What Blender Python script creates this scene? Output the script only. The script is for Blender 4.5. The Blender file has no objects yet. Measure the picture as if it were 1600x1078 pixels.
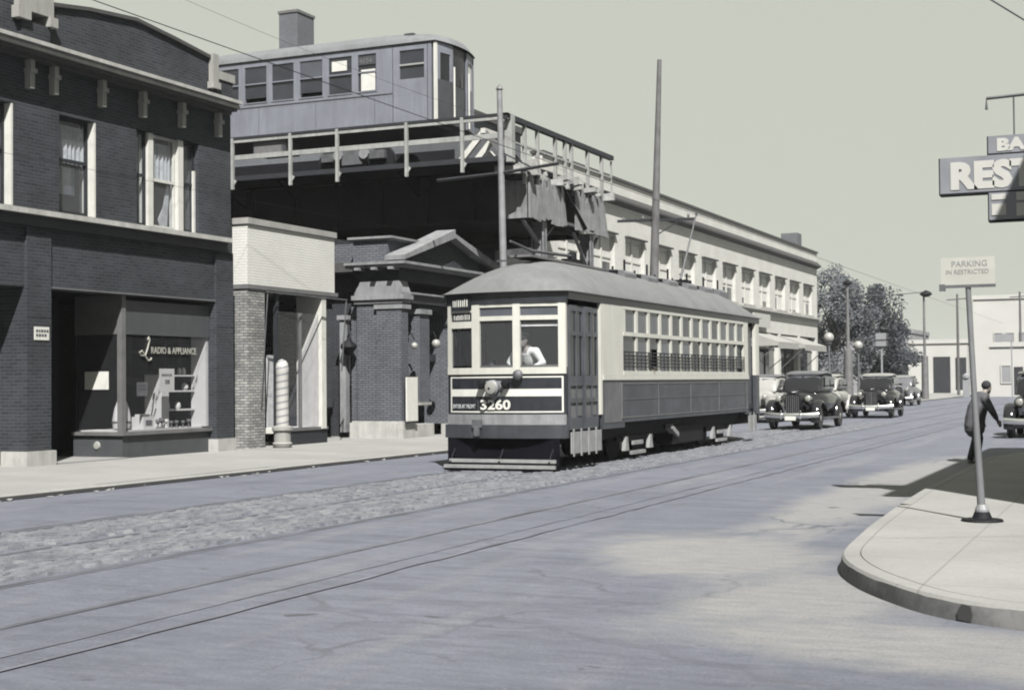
import bpy, math, random
from mathutils import Vector, Matrix
R = math.radians
random.seed(7)
scene = bpy.context.scene
COL = scene.collection

# ------------------------------------------------------------------ camera
CAM_H = 1.6
YAW, PITCH, ROLL = R(23.95), R(1.47), R(0.5)
_f0 = Vector((-math.sin(YAW), math.cos(YAW), 0)); _r = Vector((math.cos(YAW), math.sin(YAW), 0))
_f = _f0 * math.cos(PITCH) + Vector((0, 0, math.sin(PITCH)))
_u = Vector((0, 0, math.cos(PITCH))) - _f0 * math.sin(PITCH)
_ex = _r * math.cos(ROLL) - _u * math.sin(ROLL)
_ey = _r * math.sin(ROLL) + _u * math.cos(ROLL)
cd = bpy.data.cameras.new('camera'); cam = bpy.data.objects.new('camera', cd); COL.objects.link(cam)
m = Matrix.Identity(4)
for i in range(3):
    m[i][0] = _ex[i]; m[i][1] = _ey[i]; m[i][2] = -_f[i]
m[2][3] = CAM_H
cam.matrix_world = m
cd.sensor_width = 36; cd.lens = 36 * 2250 / 1600
cd.clip_start = 0.1; cd.clip_end = 3000
scene.camera = cam

# ------------------------------------------------------------------ sky, sun, exposure
SUN = Vector((0.356, -0.555, 0.751)).normalized()
w = bpy.data.worlds.new('World'); scene.world = w; w.use_nodes = True
nt = w.node_tree; nt.nodes.clear()
sky = nt.nodes.new('ShaderNodeTexSky'); sky.sky_type = 'NISHITA'; sky.sun_disc = False
sky.sun_elevation = math.asin(SUN.z); sky.sun_rotation = math.atan2(SUN.x, SUN.y)
sky.dust_density = 4.0; sky.air_density = 1.0
hs = nt.nodes.new('ShaderNodeHueSaturation'); hs.inputs['Saturation'].default_value = 0.12
mix = nt.nodes.new('ShaderNodeMix'); mix.data_type = 'RGBA'; mix.inputs[0].default_value = 0.97
mix.inputs[7].default_value = (1.97, 2.03, 1.76, 1)
bg = nt.nodes.new('ShaderNodeBackground'); bg.inputs['Strength'].default_value = 0.1
out = nt.nodes.new('ShaderNodeOutputWorld')
nt.links.new(sky.outputs[0], hs.inputs['Color']); nt.links.new(hs.outputs[0], mix.inputs[6])
nt.links.new(mix.outputs[2], bg.inputs['Color']); nt.links.new(bg.outputs[0], out.inputs[0])
sl = bpy.data.lights.new('sun', 'SUN'); sl.energy = 5.0; sl.angle = R(0.5); sl.color = (1.0, 0.975, 0.93)
so = bpy.data.objects.new('sun', sl); COL.objects.link(so)
so.rotation_euler = (-SUN).to_track_quat('-Z', 'Y').to_euler(); so.location = (10, -20, 40)
scene.view_settings.view_transform = 'Standard'; scene.view_settings.look = 'None'
scene.view_settings.exposure = 1.50; scene.view_settings.gamma = 1.0
scene.view_settings.use_curve_mapping = False
scene.cycles.filter_width = 2.0
scene.cycles.max_bounces = 6

# ------------------------------------------------------------------ materials
MATS = {}
K = 0.43          # overall reflectance for this exposure
def nodes_of(name):
    mt = bpy.data.materials.new(name); mt.use_nodes = True
    n = mt.node_tree; b = n.nodes['Principled BSDF']; MATS[name] = mt
    return mt, n, b
def pos(n, sx=1, sy=1, sz=1, rot=0, obj=False):
    if obj:
        tc = n.nodes.new('ShaderNodeTexCoord'); s = tc.outputs['Object']
    else:
        g = n.nodes.new('ShaderNodeNewGeometry'); s = g.outputs['Position']
    mp = n.nodes.new('ShaderNodeMapping'); mp.inputs['Scale'].default_value = (sx, sy, sz)
    mp.inputs['Rotation'].default_value = (0, 0, rot)
    n.links.new(s, mp.inputs[0]); return mp.outputs[0]
def noise(n, vec, scale, detail=4, rough=0.55, dist=0.0):
    t = n.nodes.new('ShaderNodeTexNoise'); t.inputs['Scale'].default_value = scale
    t.inputs['Detail'].default_value = detail; t.inputs['Roughness'].default_value = rough
    t.inputs['Distortion'].default_value = dist
    n.links.new(vec, t.inputs['Vector']); return t.outputs['Fac']
def ramp(n, fac, a, b, c0=(0, 0, 0, 1), c1=(1, 1, 1, 1)):
    r = n.nodes.new('ShaderNodeValToRGB'); e = r.color_ramp.elements
    e[0].position = a; e[1].position = b; e[0].color = c0; e[1].color = c1
    n.links.new(fac, r.inputs[0]); return r.outputs[0]
def mixc(n, fac, a, b, mode='MIX'):
    x = n.nodes.new('ShaderNodeMix'); x.data_type = 'RGBA'; x.blend_type = mode
    for i, v in ((0, fac), (6, a), (7, b)):
        if hasattr(v, 'links'): n.links.new(v, x.inputs[i])
        else: x.inputs[i].default_value = v if i == 0 else (*v[:3], 1)
    return x.outputs[2]
def bump(n, b, h, strength=0.3, dist=0.02):
    bp = n.nodes.new('ShaderNodeBump'); bp.inputs['Strength'].default_value = strength
    bp.inputs['Distance'].default_value = dist
    n.links.new(h, bp.inputs['Height']); n.links.new(bp.outputs[0], b.inputs['Normal'])
def scl(c, k): return tuple(v * k for v in c[:3])
def kk(*c): return tuple(v * K for v in c)
def mat(name, col, rough=0.7, var=0.18, scale=3.0, metal=0.0, bmp=0.0, fine=30.0, spec=0.5, obj=False, streak=0.0):
    mt, n, b = nodes_of(name); col = scl(col, K) if not metal else col
    p = pos(n, obj=obj)
    f = noise(n, p, scale, 5)
    c = mixc(n, ramp(n, f, 0.3, 0.7), scl(col, 1 - var), scl(col, 1 + var))
    if streak:
        c = mixc(n, 1.0, c, mixc(n, ramp(n, noise(n, pos(n, 5, 5, 0.55), 1.3, 6, 0.7), 0.36, 0.66), (1, 1, 1), (1 - streak,) * 3), 'MULTIPLY')
        c = mixc(n, 1.0, c, mixc(n, ramp(n, noise(n, p, 11, 5, 0.75), 0.56, 0.72), (1, 1, 1), (1 - streak * .7,) * 3), 'MULTIPLY')
    n.links.new(c, b.inputs['Base Color'])
    b.inputs['Roughness'].default_value = rough; b.inputs['Metallic'].default_value = metal
    b.inputs['Specular IOR Level'].default_value = spec
    if bmp: bump(n, b, noise(n, p, fine, 3), bmp, 0.01)
    return mt
def brick(name, c1, c2, mortar, rough=0.85, soot=0.35, bw=0.205, rh=0.064):
    mt, n, b = nodes_of(name); c1, c2, mortar = scl(c1, K), scl(c2, K), scl(mortar, K)
    g = n.nodes.new('ShaderNodeNewGeometry'); s = n.nodes.new('ShaderNodeSeparateXYZ')
    n.links.new(g.outputs['Position'], s.inputs[0])
    ad = n.nodes.new('ShaderNodeMath'); ad.operation = 'ADD'
    n.links.new(s.outputs[0], ad.inputs[0]); n.links.new(s.outputs[1], ad.inputs[1])
    cb = n.nodes.new('ShaderNodeCombineXYZ'); n.links.new(ad.outputs[0], cb.inputs[0]); n.links.new(s.outputs[2], cb.inputs[1])
    t = n.nodes.new('ShaderNodeTexBrick')
    t.inputs['Scale'].default_value = 1.0; t.inputs['Brick Width'].default_value = bw
    t.inputs['Row Height'].default_value = rh; t.inputs['Mortar Size'].default_value = 0.009
    t.inputs['Mortar Smooth'].default_value = 0.3
    t.inputs['Color1'].default_value = (*c1, 1); t.inputs['Color2'].default_value = (*c2, 1)
    t.inputs['Mortar'].default_value = (*mortar, 1)
    n.links.new(cb.outputs[0], t.inputs['Vector'])
    f = ramp(n, noise(n, g.outputs['Position'], 0.9, 6, 0.65), 0.32, 0.72)
    c = mixc(n, f, scl((1, 1, 1), 1 - soot), (1.0, 1.0, 1.0))
    c2_ = mixc(n, 1.0, t.outputs['Color'], c, 'MULTIPLY')
    n.links.new(c2_, b.inputs['Base Color']); b.inputs['Roughness'].default_value = rough
    b.inputs['Specular IOR Level'].default_value = 0.25
    inv = n.nodes.new('ShaderNodeMath'); inv.operation = 'SUBTRACT'; inv.inputs[0].default_value = 1.0
    n.links.new(t.outputs['Fac'], inv.inputs[1]); bump(n, b, inv.outputs[0], 0.6, 0.012)
    return mt
def glass(name, tint=(0.8, 0.85, 0.9), dirt=0.06):
    mt = bpy.data.materials.new(name); mt.use_nodes = True; n = mt.node_tree; n.nodes.clear(); MATS[name] = mt
    tr = n.nodes.new('ShaderNodeBsdfTransparent'); tr.inputs[0].default_value = (*tint, 1)
    gl = n.nodes.new('ShaderNodeBsdfGlossy'); gl.inputs['Roughness'].default_value = 0.04
    df = n.nodes.new('ShaderNodeBsdfDiffuse'); df.inputs[0].default_value = (0.5, 0.52, 0.55, 1)
    fr = n.nodes.new('ShaderNodeFresnel'); fr.inputs[0].default_value = 1.45
    m1 = n.nodes.new('ShaderNodeMixShader'); m2 = n.nodes.new('ShaderNodeMixShader'); o = n.nodes.new('ShaderNodeOutputMaterial')
    ge = n.nodes.new('ShaderNodeNewGeometry'); iv = n.nodes.new('ShaderNodeMath'); iv.operation = 'SUBTRACT'; iv.inputs[0].default_value = 1.0; n.links.new(ge.outputs['Backfacing'], iv.inputs[1])
    mu = n.nodes.new('ShaderNodeMath'); mu.operation = 'MULTIPLY'; n.links.new(fr.outputs[0], mu.inputs[0]); n.links.new(iv.outputs[0], mu.inputs[1])
    n.links.new(mu.outputs[0], m1.inputs[0]); n.links.new(tr.outputs[0], m1.inputs[1]); n.links.new(gl.outputs[0], m1.inputs[2])
    m2.inputs[0].default_value = dirt; n.links.new(m1.outputs[0], m2.inputs[1]); n.links.new(df.outputs[0], m2.inputs[2])
    n.links.new(m2.outputs[0], o.inputs[0]); return mt

# road asphalt: worn, streaked, with tyre-polished lanes and worn pale areas by the corner
def blob(n, p, c, r, rot, lo, hi, amp=1.1):
    mp = n.nodes.new('ShaderNodeMapping'); mp.vector_type = 'TEXTURE'
    mp.inputs['Location'].default_value = (c[0], c[1], 0); mp.inputs['Rotation'].default_value = (0, 0, R(rot)); mp.inputs['Scale'].default_value = (r[0], r[1], 1000)
    n.links.new(p, mp.inputs[0]); ln = n.nodes.new('ShaderNodeVectorMath'); ln.operation = 'LENGTH'; n.links.new(mp.outputs[0], ln.inputs[0])
    nz = noise(n, p, 1.1, 7, 0.68, 0.5); m_ = n.nodes.new('ShaderNodeMath'); m_.operation = 'MULTIPLY_ADD'; n.links.new(nz, m_.inputs[0]); m_.inputs[1].default_value = amp; n.links.new(ln.outputs['Value'], m_.inputs[2])
    dv = n.nodes.new('ShaderNodeMath'); dv.operation = 'MULTIPLY'; dv.inputs[1].default_value = 0.4; n.links.new(m_.outputs[0], dv.inputs[0])
    return ramp(n, dv.outputs[0], lo * 0.4, hi * 0.4, (1, 1, 1, 1), (0, 0, 0, 1))
mt, n, b = nodes_of('asphalt')
p = pos(n); ps = pos(n, 0.30, 1.6, 1, R(-12)); pt = pos(n, 1.0, 0.10, 1); pf = pos(n, 2.0, 6.0, 1, R(-9))
c = mixc(n, ramp(n, noise(n, p, 0.28, 6, 0.6), 0.30, 0.72), kk(0.154, 0.165, 0.214), kk(0.214, 0.226, 0.278))
c = mixc(n, ramp(n, noise(n, ps, 1.3, 7, 0.68, 0.4), 0.46, 0.74), c, kk(0.112, 0.119, 0.157))
c = mixc(n, ramp(n, noise(n, pt, 1.6, 4, 0.6), 0.54, 0.78), c, kk(0.245, 0.250, 0.278))
c = mixc(n, 1.0, c, mixc(n, ramp(n, noise(n, pf, 1.5, 6, 0.72, 0.3), 0.36, 0.66), (0.84, 0.845, 0.86), (1.13, 1.13, 1.12)), 'MULTIPLY')
for cc, rr_, ro in (((-3.75, 12.9), (1.15, 1.9), 25), ((-0.6, 8.8), (2.6, 0.85), -8), ((-2.3, 10.6), (0.9, 1.4), -20), ((-3.6, 22), (0.8, 9), 0)):
    c = mixc(n, blob(n, p, cc, rr_, ro, 1.20, 1.66), c, mixc(n, ramp(n, noise(n, pf, 1.2, 7, 0.75), 0.40, 0.62), kk(0.345, 0.345, 0.342), kk(0.262, 0.266, 0.280)))
c = mixc(n, ramp(n, noise(n, p, 14.0, 5, 0.8), 0.60, 0.70), c, kk(0.31, 0.315, 0.335))
c = mixc(n, ramp(n, noise(n, p, 5.0, 5, 0.8), 0.63, 0.72), c, kk(0.09, 0.094, 0.115))
vo = n.nodes.new('ShaderNodeTexVoronoi'); vo.feature = 'DISTANCE_TO_EDGE'; vo.inputs['Scale'].default_value = 0.42
nn_ = n.nodes.new('ShaderNodeTexNoise'); nn_.inputs['Scale'].default_value = 1.4; nn_.inputs['Detail'].default_value = 6; n.links.new(p, nn_.inputs['Vector'])
va = n.nodes.new('ShaderNodeVectorMath'); va.operation = 'MULTIPLY_ADD'; n.links.new(nn_.outputs['Color'], va.inputs[0]); va.inputs[1].default_value = (1.1, 1.1, 0); n.links.new(p, va.inputs[2])
n.links.new(va.outputs[0], vo.inputs['Vector'])
cr = ramp(n, vo.outputs['Distance'], 0.004, 0.016, (1, 1, 1, 1), (0, 0, 0, 1))
ck = n.nodes.new('ShaderNodeMath'); ck.operation = 'MULTIPLY'; n.links.new(cr, ck.inputs[0]); n.links.new(ramp(n, noise(n, p, 0.35, 3), 0.46, 0.60), ck.inputs[1])
c = mixc(n, ck.outputs[0], c, kk(0.125, 0.131, 0.160))
gr = noise(n, p, 42, 6, 0.85)
c = mixc(n, 1.0, c, mixc(n, ramp(n, gr, 0.36, 0.64), (0.70, 0.70, 0.71), (1.28, 1.28, 1.27)), 'MULTIPLY')
c = mixc(n, ramp(n, noise(n, p, 2.3, 3, 0.5), 0.70, 0.735), c, kk(0.085, 0.088, 0.105))
n.links.new(c, b.inputs['Base Color']); b.inputs['Roughness'].default_value = 0.8
bump(n, b, gr, 0.8, 0.015)
# pavement concrete
mt, n, b = nodes_of('pavement')
p = pos(n)
c = mixc(n, ramp(n, noise(n, p, 0.6, 6, 0.6), 0.3, 0.7), kk(0.30, 0.30, 0.292), kk(0.39, 0.39, 0.372))
c = mixc(n, ramp(n, noise(n, p, 5, 6, 0.75), 0.58, 0.80), c, kk(0.24, 0.242, 0.25))
c = mixc(n, ramp(n, noise(n, p, 1.7, 7, 0.8), 0.60, 0.74), c, kk(0.26, 0.262, 0.268))
bk = n.nodes.new('ShaderNodeTexBrick'); bk.offset = 0.0; bk.inputs['Scale'].default_value = 1.0; bk.inputs['Brick Width'].default_value = 1.5; bk.inputs['Row Height'].default_value = 1.5; bk.inputs['Mortar Size'].default_value = 0.012; bk.inputs['Mortar Smooth'].default_value = 0.6
c = mixc(n, 1.0, c, mixc(n, ramp(n, noise(n, p, 36, 6, 0.85), 0.36, 0.64), (0.88, 0.88, 0.89), (1.09, 1.09, 1.09)), 'MULTIPLY')
n.links.new(p, bk.inputs['Vector']); c = mixc(n, 1.0, c, mixc(n, bk.outputs['Fac'], (1, 1, 1), (0.72, 0.72, 0.73)), 'MULTIPLY')
n.links.new(c, b.inputs['Base Color']); b.inputs['Roughness'].default_value = 0.9
bump(n, b, noise(n, p, 25, 3), 0.3, 0.01)
# kerb face: concrete, stained
mt, n, b = nodes_of('kerb_stone')
p = pos(n)
c = mixc(n, ramp(n, noise(n, p, 2.2, 7, 0.75), 0.36, 0.64), kk(0.11, 0.112, 0.12), kk(0.27, 0.27, 0.27))
n.links.new(c, b.inputs['Base Color']); b.inputs['Roughness'].default_value = 0.9
# granite setts
mt, n, b = nodes_of('granite')
p = pos(n)
c = mixc(n, ramp(n, noise(n, pos(n, 4.2, 1.7, 1), 1.1, 6, 0.78), 0.40, 0.66), kk(0.125, 0.132, 0.163), kk(0.29, 0.296, 0.315))
n.links.new(c, b.inputs['Base Color']); b.inputs['Roughness'].default_value = 0.7
bump(n, b, noise(n, p, 30, 3), 0.5, 0.01)

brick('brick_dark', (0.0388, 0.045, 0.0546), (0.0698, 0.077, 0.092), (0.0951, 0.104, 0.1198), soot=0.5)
brick('brick_station', (0.2019, 0.21, 0.2418), (0.1577, 0.165, 0.1959), (0.0568, 0.0625, 0.075), soot=0.3)
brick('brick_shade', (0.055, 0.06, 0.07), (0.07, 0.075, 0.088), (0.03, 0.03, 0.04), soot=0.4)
brick('brick_white', (0.83, 0.83, 0.79), (0.80, 0.80, 0.76), (0.74, 0.74, 0.71), soot=0.14)
brick('brick_peeling', (0.62, 0.62, 0.59), (0.34, 0.345, 0.35), (0.15, 0.152, 0.16), soot=0.55)
brick('brick_cream', (0.8977, 0.8977, 0.8464), (0.8208, 0.8208, 0.7824), (0.7053, 0.7053, 0.6669), soot=0.16)
brick('brick_grey', (0.1955, 0.2047, 0.23), (0.23, 0.2392, 0.2645), (0.1265, 0.1323, 0.1495), soot=0.25)
mat('stone', (0.546, 0.546, 0.52), 0.8, 0.14, 2.5, bmp=0.25, streak=0.25)
mat('stone_grey', (0.3, 0.3063, 0.325), 0.85, 0.2, 2.5, bmp=0.25, streak=0.25)
mat('stone_white', (0.4044, 0.4044, 0.3841), 0.8, 0.10, 3.0, bmp=0.2, streak=0.2)
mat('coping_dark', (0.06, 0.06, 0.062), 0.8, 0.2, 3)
mat('white_paint', (0.78, 0.78, 0.7345), 0.55, 0.07, 5, streak=0.15)
mat('cream_paint', (0.741, 0.741, 0.6769), 0.38, 0.05, 2.5, streak=0.14)
mat('tram_green', (0.0336, 0.0368, 0.0471), 0.32, 0.3, 3, spec=0.4, streak=0.35)
mat('tram_side', (0.0701, 0.0767, 0.0935), 0.45, 0.35, 2.2, bmp=0.05, streak=0.4)
mat('tram_apron', (0.325, 0.3315, 0.351), 0.5, 0.16, 3, streak=0.35)
mat('tram_bumper', (0.060, 0.065, 0.078), 0.35, 0.3, 3, streak=0.3)
mat('tram_door', (0.0935, 0.1, 0.1197), 0.45, 0.25, 3, streak=0.3)
mat('roof_canvas', (0.2038, 0.2086, 0.2162), 0.85, 0.12, 1.6, bmp=0.15, streak=0.22)
mat('ventilator', (0.17, 0.175, 0.19), 0.7, 0.15, 4)
mat('stroke_white', (0.806, 0.806, 0.754), 0.6, 0.05, 6)
mat('black_iron', (0.012, 0.012, 0.016), 0.7, 0.3, 4, spec=0.15)
mat('grey_iron', (0.10, 0.104, 0.115), 0.6, 0.3, 5)
mat('step_paint', (0.312, 0.3172, 0.3224), 0.7, 0.22, 5)
mat('rail_steel', (0.1344, 0.1425, 0.168), 0.55, 0.4, 1.1)
mat('groove', (0.1475, 0.1552, 0.1894), 0.9, 0.45, 1.2)
mat('girder_black', (0.010, 0.010, 0.014), 0.8, 0.35, 2, spec=0.12)
mat('el_body', (0.2502, 0.265, 0.3156), 0.5, 0.10, 1.4, bmp=0.04, streak=0.2)
mat('el_roof', (0.21, 0.216, 0.234), 0.8, 0.12, 1.5, streak=0.2)
mat('el_dark', (0.06, 0.063, 0.074), 0.5, 0.2, 3)
mat('railing_paint', (0.429, 0.4355, 0.429), 0.6, 0.15, 4, streak=0.3)
mat('board_wood', (0.3055, 0.312, 0.325), 0.85, 0.25, 3, bmp=0.2, streak=0.35)
mat('timber', (0.39, 0.39, 0.3835), 0.85, 0.3, 4, bmp=0.2)
mat('pole_wood', (0.13, 0.13, 0.135), 0.85, 0.25, 3, bmp=0.3, streak=0.3)
mat('pole_steel', (0.264, 0.27, 0.288), 0.55, 0.2, 4)
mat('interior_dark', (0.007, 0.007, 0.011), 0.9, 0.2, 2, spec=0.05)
mat('panel_grey', (0.075, 0.082, 0.09), 0.6, 0.12, 3, streak=0.2)
mat('wood_dark', (0.030, 0.032, 0.040), 0.6, 0.25, 3, spec=0.25)
mat('wood_mid', (0.16, 0.16, 0.165), 0.6, 0.2, 3)
mat('pane_dark', (0.012, 0.013, 0.018), 0.06, 0.3, 2)
mat('pane_grey', (0.10, 0.108, 0.13), 0.12, 0.2, 1.5)
mat('pane_mid', (0.045, 0.048, 0.06), 0.10, 0.3, 1.5)
mat('curtain', (0.546, 0.559, 0.585), 0.9, 0.2, 8)
mat('blind', (0.7475, 0.7475, 0.7101), 0.9, 0.08, 3)
mat('shirt', (0.9269, 0.9269, 0.8671), 0.85, 0.06, 8, obj=True)
mat('skin', (0.30, 0.26, 0.235), 0.6, 0.08, 8, obj=True)
mat('cloth_dark', (0.018, 0.018, 0.024), 0.9, 0.2, 8, obj=True)
mat('cloth_grey', (0.09, 0.092, 0.105), 0.9, 0.2, 8, obj=True)
mat('car_black', (0.012, 0.012, 0.016), 0.10, 0.2, 3, spec=0.8, obj=True)
mat('car_roof', (0.16, 0.165, 0.18), 0.35, 0.1, 3, obj=True)
mat('car_white', (0.4095, 0.4095, 0.3913), 0.3, 0.06, 3, obj=True)
mat('car_grey', (0.16, 0.165, 0.18), 0.25, 0.1, 3, obj=True)
mat('chrome', (0.72, 0.72, 0.72), 0.22, 0.05, 3, metal=1.0, obj=True)
mat('rubber', (0.014, 0.014, 0.016), 0.85, 0.2, 5, obj=True)
mat('lamp_glass', (0.3498, 0.3498, 0.3272), 0.15, 0.05, 5, obj=True)
mat('globe', (0.3978, 0.3978, 0.3766), 0.35, 0.03, 5)
mat('bark', (0.06, 0.058, 0.06), 0.9, 0.3, 6, bmp=0.4)
mat('canvas_awning', (0.3861, 0.3861, 0.365), 0.9, 0.08, 3)
mat('far_wall', (0.572, 0.572, 0.5525), 0.9, 0.06, 0.4)  # bright tone paints the washed-out distance into the walls
mat('far_grey', (0.297, 0.3038, 0.324), 0.9, 0.1, 0.5)
mat('sign_face', (0.2318, 0.2429, 0.276), 0.5, 0.15, 3)
mat('sign_white', (0.5616, 0.5616, 0.5335), 0.6, 0.05, 5)
mat('sign_plate', (0.507, 0.507, 0.4664), 0.5, 0.06, 5)
mat('ink', (0.05, 0.052, 0.065), 0.7, 0.2, 6)
mat('ink_grey', (0.26, 0.265, 0.27), 0.7, 0.1, 6)
mat('paper', (0.78, 0.78, 0.728), 0.8, 0.05, 6)
mat('gold_letter', (0.42, 0.42, 0.38), 0.6, 0.1, 6)
mat('appliance', (0.845, 0.845, 0.806), 0.3, 0.04, 5)
mat('soil', (0.13, 0.135, 0.15), 0.95, 0.2, 0.2)
mat('cornice_tile', (0.055, 0.054, 0.056), 0.8, 0.3, 5)
mat('litter', (0.325, 0.325, 0.312), 0.9, 0.3, 20)
glass('glass_clear', (0.93, 0.94, 0.95), 0.03); glass('glass_shop', (0.93, 0.93, 0.95), 0.01); glass('glass_tram', (0.92, 0.93, 0.95), 0.02)
for nm, ca, cb in (('foliage_dark', (0.07, 0.08, 0.095), (0.17, 0.185, 0.205)), ('foliage_pale', (0.17, 0.185, 0.21), (0.33, 0.345, 0.37))):
    mt, n, b = nodes_of(nm)
    c = mixc(n, ramp(n, noise(n, pos(n), 0.9, 4), 0.35, 0.65), kk(*ca), kk(*cb))
    df = n.nodes.new('ShaderNodeBsdfDiffuse'); tl = n.nodes.new('ShaderNodeBsdfTranslucent'); ms = n.nodes.new('ShaderNodeMixShader'); ms.inputs[0].default_value = 0.45
    n.links.new(c, df.inputs[0]); n.links.new(c, tl.inputs[0]); n.links.new(df.outputs[0], ms.inputs[1]); n.links.new(tl.outputs[0], ms.inputs[2]); n.links.new(ms.outputs[0], n.nodes['Material Output'].inputs[0])
# barber stripe
mt, n, b = nodes_of('barber_stripe')
tc = n.nodes.new('ShaderNodeTexCoord'); s = n.nodes.new('ShaderNodeSeparateXYZ'); n.links.new(tc.outputs['Object'], s.inputs[0])
at = n.nodes.new('ShaderNodeMath'); at.operation = 'ARCTAN2'; n.links.new(s.outputs[1], at.inputs[0]); n.links.new(s.outputs[0], at.inputs[1])
ml = n.nodes.new('ShaderNodeMath'); ml.operation = 'MULTIPLY_ADD'; n.links.new(s.outputs[2], ml.inputs[0]); ml.inputs[1].default_value = -40.0; n.links.new(at.outputs[0], ml.inputs[2])
si = n.nodes.new('ShaderNodeMath'); si.operation = 'SINE'; n.links.new(ml.outputs[0], si.inputs[0])
c = ramp(n, si.outputs[0], 0.25, 0.45, (0.63, 0.63, 0.6, 1), (0.25, 0.255, 0.28, 1))
c = ramp(n, si.outputs[0], 0.35, 0.75, (*kk(0.60, 0.60, 0.575), 1), (*kk(0.33, 0.335, 0.36), 1))
n.links.new(c, b.inputs['Base Color']); b.inputs['Roughness'].default_value = 0.4

# ------------------------------------------------------------------ mesh helpers
class MB:
    def __init__(s): s.v = []; s.f = []
    def add(s, vs, fs):
        k = len(s.v); s.v += [tuple(v) for v in vs]; s.f += [tuple(i + k for i in f) for f in fs]; return s
    def box(s, x0, x1, y0, y1, z0, z1):
        return s.add([(x0,y0,z0),(x1,y0,z0),(x1,y1,z0),(x0,y1,z0),(x0,y0,z1),(x1,y0,z1),(x1,y1,z1),(x0,y1,z1)],
                     [(0,3,2,1),(4,5,6,7),(0,1,5,4),(1,2,6,5),(2,3,7,6),(3,0,4,7)])
    def quad(s, a, b, c, d): return s.add([a, b, c, d], [(0, 1, 2, 3)])
    def bar(s, p, q, w, h=None, up=(0, 0, 1)):
        p, q = Vector(p), Vector(q); h = h or w; d = (q - p).normalized(); up = Vector(up)
        if abs(d.dot(up)) > 0.98: up = Vector((1, 0, 0))
        a = d.cross(up).normalized() * w / 2; b_ = a.normalized().cross(d).normalized() * h / 2
        vs = [p - a - b_, p + a - b_, p + a + b_, p - a + b_, q - a - b_, q + a - b_, q + a + b_, q - a + b_]
        return s.add(vs, [(0,3,2,1),(4,5,6,7),(0,1,5,4),(1,2,6,5),(2,3,7,6),(3,0,4,7)])
    def tube(s, pts, rad, n=10, sx=1.0, cap=True):
        pts = [Vector(p) for p in pts]
        if not hasattr(rad, '__len__'): rad = [rad] * len(pts)
        k = len(s.v); prev = None
        for i, p in enumerate(pts):
            d = (pts[min(i + 1, len(pts) - 1)] - pts[max(i - 1, 0)]).normalized()
            if prev is None:
                ref = Vector((0, 0, 1)) if abs(d.z) < 0.9 else Vector((1, 0, 0))
                a = d.cross(ref).normalized()
            else:
                a = (prev - d * prev.dot(d)).normalized()
            prev = a; b_ = d.cross(a)
            for j in range(n):
                t = 2 * math.pi * j / n
                s.v.append(tuple(p + (a * math.cos(t) * sx + b_ * math.sin(t)) * rad[i]))
        for i in range(len(pts) - 1):
            for j in range(n):
                s.f.append((k + i*n + j, k + i*n + (j+1) % n, k + (i+1)*n + (j+1) % n, k + (i+1)*n + j))
        if cap:
            s.f.append(tuple(k + j for j in range(n))[::-1]); s.f.append(tuple(k + (len(pts)-1)*n + j for j in range(n)))
        return s
    def lathe(s, prof, c=(0, 0, 0), n=16, axis='z'):
        k = len(s.v); c = Vector(c)
        for r, h in prof:
            for j in range(n):
                t = 2 * math.pi * j / n; a, b_ = r * math.cos(t), r * math.sin(t)
                s.v.append(tuple(c + (Vector((a, b_, h)) if axis == 'z' else Vector((a, h, b_)) if axis == 'y' else Vector((h, a, b_)))))
        for i in range(len(prof) - 1):
            for j in range(n):
                s.f.append((k + i*n + j, k + i*n + (j+1) % n, k + (i+1)*n + (j+1) % n, k + (i+1)*n + j))
        if prof[0][0] > 1e-4: s.f.append(tuple(k + j for j in range(n))[::-1])
        if prof[-1][0] > 1e-4: s.f.append(tuple(k + (len(prof)-1)*n + j for j in range(n)))
        return s
    def sphere(s, c, r, n=14, sc=(1, 1, 1)):
        m_ = n // 2; k = len(s.v)
        for i in range(m_ + 1):
            ph = math.pi * i / m_
            for j in range(n):
                t = 2 * math.pi * j / n
                s.v.append((c[0] + r*sc[0]*math.sin(ph)*math.cos(t), c[1] + r*sc[1]*math.sin(ph)*math.sin(t), c[2] + r*sc[2]*math.cos(ph)))
        for i in range(m_):
            for j in range(n):
                s.f.append((k + i*n + j, k + (i+1)*n + j, k + (i+1)*n + (j+1) % n, k + i*n + (j+1) % n))
        return s
    def prism(s, poly, axis, a0, a1):
        n = len(poly); g = (lambda p, a: (a, p[0], p[1])) if axis == 'x' else (lambda p, a: (p[0], a, p[1])) if axis == 'y' else (lambda p, a: (p[0], p[1], a))
        return s.add([g(p, a0) for p in poly] + [g(p, a1) for p in poly],
                     [tuple(range(n))[::-1], tuple(range(n, 2*n))] + [(i, (i+1) % n, n + (i+1) % n, n + i) for i in range(n)])
    def rings(s, rs, cap=True, closed=True):
        k = len(s.v); n = len(rs[0])
        for r in rs: s.v += [tuple(p) for p in r]
        for i in range(len(rs) - 1):
            for j in range(n if closed else n - 1):
                s.f.append((k + i*n + j, k + i*n + (j+1) % n, k + (i+1)*n + (j+1) % n, k + (i+1)*n + j))
        if cap:
            s.f.append(tuple(k + j for j in range(n))[::-1]); s.f.append(tuple(k + (len(rs)-1)*n + j for j in range(n)))
        return s
    def mesh(s, name, material, smooth=False):
        me = bpy.data.meshes.new(name); me.from_pydata(s.v, [], s.f); me.validate()
        import bmesh
        bm = bmesh.new(); bm.from_mesh(me); bmesh.ops.recalc_face_normals(bm, faces=bm.faces)
        if smooth:
            for f in bm.faces: f.smooth = True
            for e in bm.edges:
                if len(e.link_faces) == 2 and e.calc_face_angle(0) > R(40): e.smooth = False
        bm.to_mesh(me); bm.free()
        me.materials.append(MATS[material]); return me
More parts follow.
